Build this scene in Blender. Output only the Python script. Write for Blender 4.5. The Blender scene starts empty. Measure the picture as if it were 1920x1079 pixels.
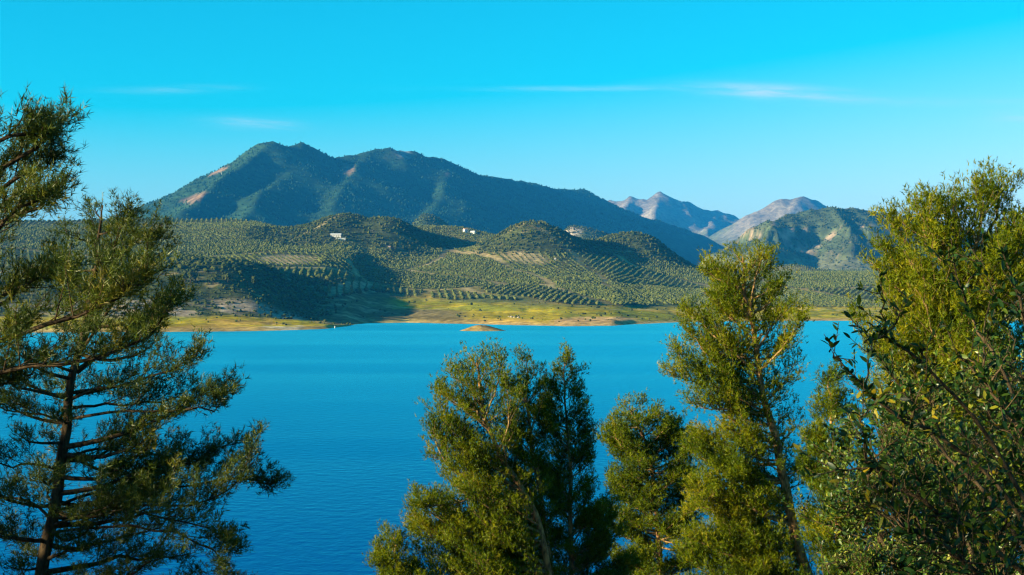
import bpy, math, random
import numpy as np
from mathutils import Vector

# ------------------------------------------------------------------ camera, sky, sun, exposure
F = 2700.0                      # focal length in photo pixels (photo 1920 x 1079)
CX, CY, CAMZ = 960.0, 539.5, 40.0
SC = bpy.context.scene
COL = SC.collection
cd = bpy.data.cameras.new('camera')
cd.sensor_width = 36.0
cd.lens = 36.0 * F / 1920.0
cd.clip_start, cd.clip_end = 0.1, 80000.0
cam = bpy.data.objects.new('camera', cd)
COL.objects.link(cam)
cam.location = (0, 0, CAMZ)
cam.rotation_euler = (math.pi / 2, 0, 0)
SC.camera = cam

SUN_EL, SUN_BACK = math.radians(14.0), math.radians(21.0)     # sun low on the left, a little behind the camera
SUN_S = Vector((-math.cos(SUN_EL) * math.cos(SUN_BACK), -math.cos(SUN_EL) * math.sin(SUN_BACK), math.sin(SUN_EL)))
sl = bpy.data.lights.new('sun', 'SUN')
sl.energy, sl.angle, sl.color = 5.0, math.radians(0.55), (1.0, 0.85, 0.50)
so = bpy.data.objects.new('sun', sl)
COL.objects.link(so)
so.rotation_euler = SUN_S.to_track_quat('Z', 'Y').to_euler()

W = bpy.data.worlds.new('World')
SC.world = W
W.use_nodes = True
wt = W.node_tree
for n in list(wt.nodes):
    wt.nodes.remove(n)


def N(t, kind, **kw):
    n = t.nodes.new(kind)
    for k, v in kw.items():
        setattr(n, k, v)
    return n


def setin(t, sock, v):
    if isinstance(v, bpy.types.NodeSocket):
        t.links.new(v, sock)
    else:
        sock.default_value = v


def M(t, op, a, b=None, c=None, clamp=False):
    n = N(t, 'ShaderNodeMath', operation=op, use_clamp=clamp)
    setin(t, n.inputs[0], a)
    if b is not None:
        setin(t, n.inputs[1], b)
    if c is not None:
        setin(t, n.inputs[2], c)
    return n.outputs[0]


def smooth(t, v, a, b, lo=0.0, hi=1.0):
    n = N(t, 'ShaderNodeMapRange', interpolation_type='SMOOTHSTEP')
    setin(t, n.inputs['Value'], v)
    n.inputs['From Min'].default_value, n.inputs['From Max'].default_value = a, b
    n.inputs['To Min'].default_value, n.inputs['To Max'].default_value = lo, hi
    return n.outputs['Result']


def mixc(t, f, a, b, blend='MIX'):
    n = N(t, 'ShaderNodeMix', data_type='RGBA', blend_type=blend)
    setin(t, n.inputs[0], f)
    for s, v in ((n.inputs[6], a), (n.inputs[7], b)):
        setin(t, s, v if isinstance(v, bpy.types.NodeSocket) else (*v, 1.0))
    return n.outputs[2]


def noise(t, vec, scale, detail=4.0, rough=0.55, dim='3D'):
    n = N(t, 'ShaderNodeTexNoise', noise_dimensions=dim)
    if vec is not None:
        t.links.new(vec, n.inputs['Vector'])
    n.inputs['Scale'].default_value = scale
    n.inputs['Detail'].default_value = detail
    n.inputs['Roughness'].default_value = rough
    return n.outputs['Fac']


sky = N(wt, 'ShaderNodeTexSky', sky_type='NISHITA')
sky.sun_disc = False
sky.sun_elevation = SUN_EL
sky.sun_rotation = -(math.pi / 2 + SUN_BACK)
sky.air_density, sky.dust_density, sky.ozone_density = 1.0, 0.4, 3.0
sep = N(wt, 'ShaderNodeSeparateColor')
wt.links.new(sky.outputs[0], sep.inputs[0])
R = M(wt, 'MAXIMUM', M(wt, 'MULTIPLY', sep.outputs[0], 0.012), M(wt, 'MULTIPLY_ADD', sep.outputs[0], 1.9, -3.8))
G = M(wt, 'MULTIPLY', sep.outputs[1], 1.05)
B = M(wt, 'MULTIPLY', sep.outputs[2], 1.10)
comb = N(wt, 'ShaderNodeCombineColor')
for i, v in enumerate((R, G, B)):
    wt.links.new(v, comb.inputs[i])
# thin high wisps of cloud, laid out over compass direction and elevation
tc = N(wt, 'ShaderNodeTexCoord')
sx = N(wt, 'ShaderNodeSeparateXYZ')
wt.links.new(tc.outputs['Generated'], sx.inputs[0])
az = M(wt, 'ARCTAN2', sx.outputs[0], sx.outputs[1])
el = M(wt, 'ARCSINE', sx.outputs[2])
cv = N(wt, 'ShaderNodeCombineXYZ')
wt.links.new(M(wt, 'MULTIPLY', az, 14.0), cv.inputs[0])
wt.links.new(M(wt, 'MULTIPLY', M(wt, 'ADD', el, M(wt, 'MULTIPLY', az, 0.06)), 130.0), cv.inputs[1])
wn = noise(wt, cv.outputs[0], 1.0, 6.0, 0.6)
mask = None
for (px, py, w, h, slope, amp) in ((1450, 173, 125, 12, 0.075, 1.0), (1130, 166, 240, 5, 0.0, 0.36), (1720, 190, 200, 9, 0.03, 0.26),
                                   (475, 233, 70, 10, 0.02, 1.0), (330, 168, 110, 7, -0.05, 0.22), (1915, 220, 60, 14, 0.0, 0.4)):
    a0, e0 = math.atan((px - CX) / F), math.atan((CY - py) / math.hypot(F, px - CX))
    da = M(wt, 'SUBTRACT', az, a0)
    de = M(wt, 'ADD', M(wt, 'SUBTRACT', el, e0), M(wt, 'MULTIPLY', da, slope))
    r2 = M(wt, 'ADD', M(wt, 'POWER', M(wt, 'ABSOLUTE', M(wt, 'DIVIDE', da, w / F)), 2.0),
           M(wt, 'POWER', M(wt, 'ABSOLUTE', M(wt, 'DIVIDE', de, h / F)), 2.0))
    g = M(wt, 'MULTIPLY', M(wt, 'EXPONENT', M(wt, 'MULTIPLY', r2, -1.2)), amp)
    mask = g if mask is None else M(wt, 'ADD', mask, g)
cl = M(wt, 'MULTIPLY', mask, smooth(wt, wn, 0.36, 0.68, 0.18, 1.0), clamp=True)
skyc = mixc(wt, M(wt, 'MULTIPLY', cl, 0.9), comb.outputs[0], (3.5, 4.3, 4.9))
bg = N(wt, 'ShaderNodeBackground')
wt.links.new(skyc, bg.inputs[0])
bg.inputs[1].default_value = 0.054
wo = N(wt, 'ShaderNodeOutputWorld')
wt.links.new(bg.outputs[0], wo.inputs[0])

vs = SC.view_settings
SC.display_settings.display_device = 'sRGB'
vs.view_transform, vs.look, vs.gamma, vs.use_curve_mapping = 'Standard', 'None', 1.0, False
vs.exposure = 1.92
SC.render.engine = 'CYCLES'
cy = SC.cycles
cy.max_bounces, cy.diffuse_bounces, cy.glossy_bounces = 4, 2, 2
cy.transmission_bounces, cy.volume_bounces, cy.transparent_max_bounces = 2, 0, 4
cy.caustics_reflective = cy.caustics_refractive = False
cy.use_adaptive_sampling, cy.adaptive_threshold = True, 0.015
cy.use_denoising = True
cy.filter_width = 1.3

# ------------------------------------------------------------------ helpers
RNG = np.random.default_rng(11)
random.seed(5)


def P(px, py, Y):
    return np.array([(px - CX) / F * Y, Y, CAMZ + (CY - py) / F * Y])


def unit(v):
    return v / np.maximum(np.linalg.norm(v, axis=-1, keepdims=True), 1e-9)


def hash2(ix, iy, seed):
    h = (ix.astype(np.int64) * 374761393 + iy.astype(np.int64) * 668265263 + seed * 974634777) & 0xffffffff
    h = ((h ^ (h >> 13)) * 1274126177) & 0xffffffff
    h = (h ^ (h >> 16)) & 0xffffff
    return h / float(0xffffff)


def vnoise(x, y, seed=0):
    ix, iy = np.floor(x), np.floor(y)
    fx, fy = x - ix, y - iy
    ux, uy = fx * fx * fx * (fx * (fx * 6 - 15) + 10), fy * fy * fy * (fy * (fy * 6 - 15) + 10)
    a, b = hash2(ix, iy, seed), hash2(ix + 1, iy, seed)
    c, d = hash2(ix, iy + 1, seed), hash2(ix + 1, iy + 1, seed)
    return (a + (b - a) * ux) * (1 - uy) + (c + (d - c) * ux) * uy


def fbm(x, y, octv=5, seed=0, gain=0.5):
    s, a, tot = 0.0, 1.0, 0.0
    for o in range(octv):
        s = s + a * (vnoise(x * 2 ** o + 17.3 * o, y * 2 ** o - 9.1 * o, seed + o) - 0.5)
        tot += a
        a *= gain
    return s / tot * 2.0        # about -1..1


def ridged(x, y, octv=5, seed=0):
    s, a, tot = 0.0, 1.0, 0.0
    for o in range(octv):
        n = 1 - np.abs(2 * vnoise(x * 2 ** o + 3.7 * o, y * 2 ** o + 5.9 * o, seed + o) - 1)
        s = s + a * n * n
        tot += a
        a *= 0.5
    return s / tot              # 0..1


def rand_unit(n):
    return unit(RNG.normal(size=(n, 3)))


def sst(v, a, b):
    t = np.clip((v - a) / (b - a), 0, 1)
    return t * t * (3 - 2 * t)


def mesh_np(name, V, faces, mat, smooth_shade=False, parent=None, attrs=None, link=True):
    """faces: list of (m, k) int arrays (k = 3, 4 ...). attrs: {name: per-vertex floats or rgb}"""
    V = np.asarray(V, np.float32)
    me = bpy.data.meshes.new(name)
    me.vertices.add(len(V))
    me.vertices.foreach_set('co', V.ravel())
    loops = np.concatenate([f.ravel() for f in faces]).astype(np.int32)
    tot = np.concatenate([np.full(len(f), f.shape[1], np.int32) for f in faces])
    start = np.concatenate([[0], np.cumsum(tot)[:-1]]).astype(np.int32)
    me.loops.add(len(loops))
    me.loops.foreach_set('vertex_index', loops)
    me.polygons.add(len(tot))
    me.polygons.foreach_set('loop_start', start)
    me.polygons.foreach_set('use_smooth', np.full(len(tot), smooth_shade, bool))
    for k, v in (attrs or {}).items():
        v = np.asarray(v, np.float32)
        if v.ndim == 1:
            a = me.attributes.new(k, 'FLOAT', 'POINT')
            a.data.foreach_set('value', v)
        else:
            a = me.attributes.new(k, 'FLOAT_COLOR', 'POINT')
            a.data.foreach_set('color', np.concatenate([v, np.ones((len(v), 1), np.float32)], 1).ravel())
    me.update(calc_edges=True)
    if mat is not None:
        me.materials.append(mat)
    if not link:
        return me
    return obj(name, me, parent)


def obj(name, data, parent=None):
    o = bpy.data.objects.new(name, data)
    COL.objects.link(o)
    if parent is not None:
        o.parent = parent
        o.matrix_parent_inverse.identity()
    return o


def tag(o, label=None, cat=None, group=None, kind=None):
    for k, v in (('label', label), ('category', cat), ('group', group), ('kind', kind)):
        if v:
            o[k] = v
    return o


def thing(name, label, cat, loc=(0, 0, 0), group=None):
    o = bpy.data.objects.new(name, None)
    COL.objects.link(o)
    o.location = loc
    o.empty_display_size = 0.2
    return tag(o, label, cat, group)


def grid_faces(nr, nc):
    i = np.arange(nr - 1)[:, None] * nc + np.arange(nc - 1)[None, :]
    i = i.ravel()
    return np.stack([i, i + 1, i + nc + 1, i + nc], 1)


class MB:
    """collects simple solids into one mesh"""
    def __init__(self):
        self.V, self.Fc, self.n = [], [], 0

    def add(self, V, faces):
        self.V.append(np.asarray(V, float))
        for f in faces:
            self.Fc.append(np.asarray(f, int) + self.n)
        self.n += len(V)
        return self

    def box(self, c, s, rz=0.0):
        x, y, z = np.array(s) / 2.0
        v = np.array([[-x, -y, -z], [x, -y, -z], [x, y, -z], [-x, y, -z], [-x, -y, z], [x, -y, z], [x, y, z], [-x, y, z]])
        ca, sa = math.cos(rz), math.sin(rz)
        v = v @ np.array([[ca, sa, 0], [-sa, ca, 0], [0, 0, 1]])
        return self.add(v + np.array(c), [np.array([[0, 3, 2, 1], [4, 5, 6, 7], [0, 1, 5, 4], [1, 2, 6, 5], [2, 3, 7, 6], [3, 0, 4, 7]])])

    def gable(self, c, s, h, ov=0.4):
        x, y = s[0] / 2 + ov, s[1] / 2 + ov
        v = np.array([[-x, -y, 0], [x, -y, 0], [x, y, 0], [-x, y, 0], [-x, 0, h], [x, 0, h]]) + np.array(c)
        return self.add(v, [np.array([[0, 1, 5, 4], [2, 3, 4, 5], [3, 2, 1, 0]]), np.array([[0, 4, 3], [1, 2, 5]])])

    def lathe(self, prof, seg=10, c=(0, 0, 0)):
        pr = np.array(prof, float)
        a = np.linspace(0, 2 * np.pi, seg, endpoint=False)
        v = np.stack([pr[:, :1] * np.cos(a), pr[:, :1] * np.sin(a), np.repeat(pr[:, 1:2], seg, 1)], 2).reshape(-1, 3) + np.array(c)
        i = np.arange(len(pr) - 1)[:, None] * seg + np.arange(seg)[None, :]
        j = np.arange(len(pr) - 1)[:, None] * seg + (np.arange(seg)[None, :] + 1) % seg
        return self.add(v, [np.stack([i.ravel(), j.ravel(), j.ravel() + seg, i.ravel() + seg], 1)])

    def build(self, name, mat, parent=None, smooth_shade=False):
        q = [f for f in self.Fc if f.shape[1] == 4]
        t = [f for f in self.Fc if f.shape[1] == 3]
        fs = ([np.concatenate(q)] if q else []) + ([np.concatenate(t)] if t else [])
        return mesh_np(name, np.concatenate(self.V), fs, mat, smooth_shade, parent)


def tubes(paths, rad, sides=4):
    """paths (m, k, 3), rad (m, k) -> verts, quads: one open tube per path"""
    m, k, _ = paths.shape
    T = unit(np.gradient(paths, axis=1))
    ref = np.where(np.abs(T[:, :1, 2:3]) > 0.85, np.array([1.0, 0, 0]), np.array([0, 0, 1.0]))
    U = unit(np.cross(T, np.broadcast_to(ref, T.shape)))
    Wv = np.cross(T, U)
    a = np.linspace(0, 2 * np.pi, sides, endpoint=False)
    ring = U[:, :, None, :] * np.cos(a)[None, None, :, None] + Wv[:, :, None, :] * np.sin(a)[None, None, :, None]
    V = paths[:, :, None, :] + ring * rad[:, :, None, None]
    base = (np.arange(m)[:, None, None] * k + np.arange(k - 1)[None, :, None]) * sides
    s = np.arange(sides)[None, None, :]
    s2 = (s + 1) % sides
    q = np.stack([base + s, base + s2, base + sides + s2, base + sides + s], -1).reshape(-1, 4)
    return V.reshape(-1, 3), q


def bez(p0, p1, p2, k):
    t = np.linspace(0, 1, k)[:, None]
    return (1 - t) ** 2 * p0 + 2 * t * (1 - t) * p1 + t * t * p2


def respline(pts, k):
    """smooth resample of a polyline (Catmull-Rom)"""
    pts = np.asarray(pts, float)
    ext = np.concatenate([[2 * pts[0] - pts[1]], pts, [2 * pts[-1] - pts[-2]]])
    n = len(pts) - 1
    u = np.linspace(0, n - 1e-6, k)
    i = u.astype(int)
    t = (u - i)[:, None]
    a, b, c, d = ext[i], ext[i + 1], ext[i + 2], ext[i + 3]
    return 0.5 * (2 * b + (c - a) * t + (2 * a - 5 * b + 4 * c - d) * t * t + (3 * b - a - 3 * c + d) * t ** 3)


# ------------------------------------------------------------------ materials
def new_mat(name):
    m = bpy.data.materials.new(name)
    m.use_nodes = True
    t = m.node_tree
    for n in list(t.nodes):
        t.nodes.remove(n)
    out = N(t, 'ShaderNodeOutputMaterial')
    return m, t, out


def simple(name, col, rough=0.8, var=0.25, scale=0.6, metal=0.0):
    m, t, out = new_mat(name)
    g = N(t, 'ShaderNodeNewGeometry')
    f = noise(t, g.outputs['Position'], scale, 4)
    c = mixc(t, f, tuple(x * (1 - var) for x in col), tuple(min(1, x * (1 + var)) for x in col))
    b = N(t, 'ShaderNodeBsdfPrincipled')
    t.links.new(c, b.inputs['Base Color'])
    b.inputs['Roughness'].default_value = rough
    b.inputs['Metallic'].default_value = metal
    t.links.new(b.outputs[0], out.inputs[0])
    return m


def ground_mat(name, fine=0.12, mid=0.02, bump=1.0):
    """per-vertex ground cover colour, broken up with fine soil / grass noise"""
    m, t, out = new_mat(name)
    a = N(t, 'ShaderNodeAttribute', attribute_name='cover')
    g = N(t, 'ShaderNodeNewGeometry')
    f1 = noise(t, g.outputs['Position'], fine, 5, 0.65)
    f2 = noise(t, g.outputs['Position'], mid, 4, 0.6)
    v = M(t, 'MULTIPLY', smooth(t, f1, 0.3, 0.72, 0.55, 1.45), smooth(t, f2, 0.3, 0.7, 0.75, 1.25))
    c = N(t, 'ShaderNodeVectorMath', operation='SCALE')
    t.links.new(a.outputs['Color'], c.inputs[0])
    t.links.new(v, c.inputs['Scale'])
    b = N(t, 'ShaderNodeBsdfDiffuse')
    t.links.new(c.outputs[0], b.inputs['Color'])
    bp = N(t, 'ShaderNodeBump')
    bp.inputs['Strength'].default_value = 0.6
    bp.inputs['Distance'].default_value = bump
    t.links.new(f1, bp.inputs['Height'])
    t.links.new(bp.outputs[0], b.inputs['Normal'])
    t.links.new(b.outputs[0], out.inputs[0])
    return m


def leaf_mat(name, stops, trans=0.3, gloss=0.04, rough=0.45):
    """foliage: colour picked per leaf / shoot from the attribute 'tint'"""
    m, t, out = new_mat(name)
    a = N(t, 'ShaderNodeAttribute', attribute_name='tint')
    r = N(t, 'ShaderNodeValToRGB')
    e = r.color_ramp.elements
    while len(e) < len(stops):
        e.new(0.5)
    for el_, (p, c) in zip(e, stops):
        el_.position, el_.color = p, (*c, 1)
    t.links.new(a.outputs['Fac'], r.inputs[0])
    d = N(t, 'ShaderNodeBsdfDiffuse')
    tr = N(t, 'ShaderNodeBsdfTranslucent')
    t.links.new(r.outputs[0], d.inputs[0])
    t.links.new(r.outputs[0], tr.inputs[0])
    mx = N(t, 'ShaderNodeMixShader')
    mx.inputs[0].default_value = trans
    t.links.new(d.outputs[0], mx.inputs[1])
    t.links.new(tr.outputs[0], mx.inputs[2])
    gl = N(t, 'ShaderNodeBsdfGlossy')
    gl.inputs['Roughness'].default_value = rough
    gl.inputs['Color'].default_value = (0.8, 0.8, 0.8, 1)
    m2 = N(t, 'ShaderNodeMixShader')
    m2.inputs[0].default_value = gloss
    t.links.new(mx.outputs[0], m2.inputs[1])
    t.links.new(gl.outputs[0], m2.inputs[2])
    t.links.new(m2.outputs[0], out.inputs[0])
    return m


def bark_mat(name, c1, c2, scale=9.0):
    m, t, out = new_mat(name)
    g = N(t, 'ShaderNodeTexCoord')
    mp = N(t, 'ShaderNodeMapping')
    mp.inputs['Scale'].default_value = (1, 1, 0.35)
    t.links.new(g.outputs['Object'], mp.inputs[0])
    f = noise(t, mp.outputs[0], scale, 6, 0.7)
    c = mixc(t, smooth(t, f, 0.35, 0.66), c1, c2)
    b = N(t, 'ShaderNodeBsdfDiffuse')
    t.links.new(c, b.inputs[0])
    bp = N(t, 'ShaderNodeBump')
    bp.inputs['Strength'].default_value, bp.inputs['Distance'].default_value = 0.9, 0.03
    t.links.new(f, bp.inputs['Height'])
    t.links.new(bp.outputs[0], b.inputs['Normal'])
    t.links.new(b.outputs[0], out.inputs[0])
    return m


MAT = {}
MAT['hills'] = ground_mat('hill ground', 0.10, 0.012, 1.0)
MAT['mountain'] = ground_mat('mountain ground', 0.03, 0.004, 6.0)
MAT['bank'] = ground_mat('bank ground', 1.8, 0.2, 0.1)
MAT['needles'] = leaf_mat('pine needles', ((0.0, (0.020, 0.042, 0.005)), (0.45, (0.086, 0.128, 0.003)), (0.8, (0.170, 0.192, 0.004)), (1.0, (0.25, 0.215, 0.008))), 0.40, 0.008)
MAT['dark_needles'] = leaf_mat('shaded pine needles', ((0.0, (0.010, 0.024, 0.006)), (0.5, (0.038, 0.062, 0.007)), (0.85, (0.076, 0.102, 0.008)), (1.0, (0.15, 0.135, 0.013))), 0.3, 0.02)  # darker copy of the needles, shade put into the colour
MAT['leaf'] = leaf_mat('broad leaves', ((0.0, (0.008, 0.030, 0.008)), (0.6, (0.024, 0.065, 0.010)), (0.85, (0.09, 0.13, 0.010)), (1.0, (0.32, 0.23, 0.012))), 0.30, 0.022, 0.4)
MAT['pale_leaf'] = leaf_mat('pale small leaves', ((0.0, (0.015, 0.045, 0.006)), (0.55, (0.036, 0.088, 0.008)), (0.85, (0.11, 0.165, 0.012)), (1.0, (0.26, 0.25, 0.02))), 0.3, 0.04)
MAT['olive'] = leaf_mat('olive foliage', ((0.0, (0.035, 0.052, 0.012)), (0.5, (0.072, 0.088, 0.023)), (1.0, (0.125, 0.132, 0.038))), 0.1, 0.0)
MAT['scrub'] = leaf_mat('scrub foliage', ((0.0, (0.016, 0.030, 0.008)), (0.5, (0.042, 0.056, 0.013)), (1.0, (0.090, 0.092, 0.020))), 0.1, 0.0)
MAT['forest'] = leaf_mat('mountain forest', ((0.0, (0.008, 0.030, 0.012)), (0.5, (0.017, 0.046, 0.019)), (1.0, (0.034, 0.068, 0.025))), 0.05, 0.0)
MAT['bark'] = bark_mat('pine bark', (0.10, 0.055, 0.03), (0.42, 0.23, 0.09))
MAT['dark_bark'] = bark_mat('shaded pine bark', (0.022, 0.017, 0.013), (0.085, 0.06, 0.036))  # shade on the left pines' wood put into the bark colour
MAT['twig'] = bark_mat('branch bark', (0.10, 0.06, 0.03), (0.34, 0.22, 0.10), 14)
MAT['wood'] = bark_mat('smooth bark', (0.03, 0.024, 0.016), (0.13, 0.09, 0.05), 20)
MAT['white'] = simple('white render', (0.42, 0.43, 0.42), 0.8, 0.08)
MAT['tile'] = simple('clay roof', (0.42, 0.25, 0.16), 0.85)
MAT['grey'] = simple('grey roof sheet', (0.55, 0.58, 0.6), 0.6, 0.1)
MAT['dark'] = simple('dark opening', (0.03, 0.03, 0.035), 0.4)
MAT['metal'] = simple('galvanised metal', (0.5, 0.5, 0.5), 0.45, 0.1, 2.0, 0.6)
MAT['rock'] = simple('pale rock', (0.26, 0.22, 0.17), 0.9, 0.3, 0.5)

m, t, out = new_mat('lake water')
g = N(t, 'ShaderNodeNewGeometry')
mp = N(t, 'ShaderNodeMapping')
mp.inputs['Scale'].default_value = (1.0, 1.0, 1.0)
mp.inputs['Rotation'].default_value = (0, 0, 0.35)
t.links.new(g.outputs['Position'], mp.inputs[0])
w1 = M(t, 'ADD', noise(t, mp.outputs[0], 0.35, 2, 0.5), M(t, 'MULTIPLY', noise(t, mp.outputs[0], 1.3, 3, 0.6), 0.3))
mp2 = N(t, 'ShaderNodeMapping')
mp2.inputs['Scale'].default_value = (0.0012, 0.006, 1.0)
t.links.new(g.outputs['Position'], mp2.inputs[0])
w2 = noise(t, mp2.outputs[0], 1.0, 4, 0.6)           # wind lanes
bp = N(t, 'ShaderNodeBump')
t.links.new(smooth(t, w2, 0.3, 0.7, 0.75, 1.0), bp.inputs['Strength'])
bp.inputs['Distance'].default_value = 0.24
t.links.new(w1, bp.inputs['Height'])
body = N(t, 'ShaderNodeBsdfDiffuse')
body.inputs['Color'].default_value = (0.0, 0.012, 0.165, 1)
gl = N(t, 'ShaderNodeBsdfGlossy')
gl.inputs['Color'].default_value = (0.06, 0.88, 0.98, 1)
t.links.new(smooth(t, w2, 0.3, 0.7, 0.28, 0.38), gl.inputs['Roughness'])
fr = N(t, 'ShaderNodeFresnel')
fr.inputs['IOR'].default_value = 1.33
for q in (body, gl, fr):
    t.links.new(bp.outputs[0], q.inputs['Normal'])
mx = N(t, 'ShaderNodeMixShader')
t.links.new(fr.outputs[0], mx.inputs[0])
t.links.new(body.outputs[0], mx.inputs[1])
t.links.new(gl.outputs[0], mx.inputs[2])
t.links.new(mx.outputs[0], out.inputs[0])
MAT['water'] = m

# ------------------------------------------------------------------ the hills across the lake
SH_PX = [-1500, -400, 0, 300, 480, 560, 610, 650, 690, 760, 860, 960, 1060, 1150, 1190, 1300, 1450, 1610, 2000, 3400]
SH_Y = [1280, 1280, 1290, 1305, 1330, 1360, 1400, 1470, 1600, 1650, 1600, 1540, 1500, 1515, 1580, 1690, 1740, 1745, 1750, 1750]
COLS = {   # photo column: (distance past the shore, height above the lake)
    -1500: ((-400, -9), (0, 0), (60, 8), (200, 30), (450, 62), (900, 105), (1500, 165), (2100, 150), (3200, 90), (4200, 60)),
    0: ((-400, -9), (0, 0), (30, 4), (110, 9), (170, 22), (300, 40), (480, 60), (800, 85), (1200, 138), (1560, 174), (2000, 155), (3000, 110), (4200, 90)),
    300: ((-400, -9), (0, 0), (20, 3), (100, 9), (135, 11), (165, 24), (240, 36), (340, 49), (470, 63), (700, 78), (1100, 128), (1540, 177), (1900, 160), (2700, 110), (4200, 90)),
    470: ((-400, -9), (0, 0), (20, 3), (110, 9), (145, 12), (175, 25), (250, 37), (350, 50), (480, 62), (700, 78), (1100, 126), (1500, 176), (1900, 160), (2700, 110), (4200, 90)),
    560: ((-400, -9), (0, 0), (20, 2), (70, 6), (130, 13), (200, 22), (330, 36), (470, 55), (700, 80), (1050, 106), (1350, 132), (1550, 142), (1850, 140), (2700, 110), (4200, 90)),
    700: ((-400, -9), (0, 0), (35, 8), (90, 14), (200, 26), (420, 46), (800, 88), (1050, 104), (1300, 150), (1600, 140), (2500, 105), (4200, 95)),
    860: ((-400, -9), (0, 0), (30, 5), (100, 13), (250, 22), (480, 46), (900, 94), (1080, 104), (1200, 120), (1340, 165), (1600, 152), (2500, 105), (4200, 95)),
    1000: ((-400, -9), (0, 0), (30, 4), (110, 10), (300, 22), (600, 50), (1000, 92), (1200, 100), (1400, 128), (1700, 110), (2600, 90), (4200, 90)),
    1150: ((-400, -9), (0, 0), (30, 5), (130, 11), (330, 20), (600, 43), (1000, 82), (1300, 86), (1700, 74), (2600, 80), (4200, 85)),
    1300: ((-400, -9), (0, 0), (25, 3), (150, 9), (270, 15), (500, 34), (850, 64), (1200, 66), (1700, 64), (2600, 80), (4200, 85)),
    1600: ((-400, -9), (0, 0), (25, 3), (140, 9), (230, 13), (500, 33), (850, 60), (1200, 68), (1800, 76), (2800, 95), (4200, 100)),
    3400: ((-400, -9), (0, 0), (25, 3), (140, 9), (230, 13), (500, 33), (850, 60), (1200, 74), (1800, 90), (2800, 110), (4200, 110)),
}
TD = np.arange(-400, 4201, 10.0)
TP = np.arange(-1500, 3401, 10.0)
_ck = sorted(COLS)
_prof = np.array([np.interp(TD, *zip(*COLS[k])) for k in _ck])
_tab = np.array([[0.0]])
_tab = np.stack([np.interp(TP, _ck, _prof[:, j]) for j in range(len(TD))], 1)
for _ in range(2):
    _p = np.pad(_tab, ((3, 3), (0, 0)), 'edge')
    _tab = sum(_p[i:i + len(TP)] for i in range(7)) / 7
    _p = np.pad(_tab, ((0, 0), (1, 1)), 'edge')
    _tab = sum(_p[:, i:i + len(TD)] for i in range(3)) / 3


def bump(X, Y, px, Yc, h, sl_, sr, sn, sf, p=2.0):
    xc = (px - CX) / F * Yc
    dx, dy = X - xc, Y - Yc
    sx_ = np.where(dx < 0, sl_, sr)
    sy_ = np.where(dy < 0, sn, sf)
    return h * np.exp(-(np.abs(dx / sx_) ** p + np.abs(dy / sy_) ** p))


def shore_d(X, Y):
    px = CX + X / np.maximum(Y, 1) * F
    return px, Y - np.interp(px, SH_PX, SH_Y)


HILLTOPS = ((728, 2650, 64, 160, 78, 170, 230), (1000, 2590, 62, 82, 100, 170, 220), (1197, 2730, 66, 100, 84, 130, 200))


def hill_z(X, Y):
    px, d = shore_d(X, Y)
    i = np.clip((px + 1500) / 10.0, 0, len(TP) - 1.001)
    j = np.clip((d + 400) / 10.0, 0, len(TD) - 1.001)
    i0, j0 = i.astype(int), j.astype(int)
    fi, fj = i - i0, j - j0
    z = (_tab[i0, j0] * (1 - fi) + _tab[i0 + 1, j0] * fi) * (1 - fj) + (_tab[i0, j0 + 1] * (1 - fi) + _tab[i0 + 1, j0 + 1] * fi) * fj
    for hp in HILLTOPS:
        z = z + bump(X, Y, *hp)
    z = z + bump(X, Y, 800, 3900, 120, 70, 110, 200, 260)
    z = z + bump(X, Y, 1075, 4200, 136, 70, 240, 180, 260)
    z = z + bump(X, Y, 1490, 3500, 22, 110, 70, 70, 120)
    # terrace on the left bank that ends in a steep east side above a ravine
    z = z + bump(X, Y, 400, 1690, 17, 190, 62, 130, 150, 3.0)
    # ravine
    for (gx, gy, gs, gh) in ((600, 1560, 45, 10), (585, 1680, 52, 13), (560, 1800, 50, 9)):
        z = z - bump(X, Y, gx, gy, gh, gs, gs, 90, 90)
    land = sst(d, 0, 60)
    amp = 1.2 + 5.0 * sst(d, 200, 900)
    z = z + land * amp * fbm(X / 150.0, Y / 150.0, 5, 3)
    z = z + sst(d, 120, 260) * (1 - sst(d, 420, 700)) * (1 - sst(px, 500, 640)) * 4.0 * (ridged(X / 70, Y / 70, 4, 8) - 0.4)
    gul = sst(d, 20, 70) * (1 - sst(d, 200, 330))
    z = z - gul * 3.2 * ridged(X / 46.0, Y / 90.0, 3, 21)
    z = z + (1 - land) * 0.5 * fbm(X / 40.0, Y / 40.0, 4, 5)
    return z


FIELD_SEEDS = [(-200, 2000, 0.5), (200, 2450, -0.6), (380, 2500, 0.62), (480, 2250, 1.25), (560, 2100, 0.35), (640, 1900, 0.15), (640, 2350, 0.9), (760, 2150, -0.45),
               (860, 1850, 0.08), (880, 2950, 0.7), (880, 2250, 0.75), (980, 1900, -0.22), (1000, 2300, 0.4), (1130, 1950, 0.55), (1150, 2350, -0.3), (1290, 2050, 0.2),
               (1300, 2500, 0.95), (1500, 2050, 0.1), (1520, 2500, 0.6), (1700, 2200, -0.4), (1900, 2300, 0.3), (300, 2900, 0.3), (700, 3100, 0.1), (1560, 3600, 0.5), (1400, 4000, -0.3)]
_fs = np.array([((p - CX) / F * y, y) for p, y, a in FIELD_SEEDS])


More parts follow.
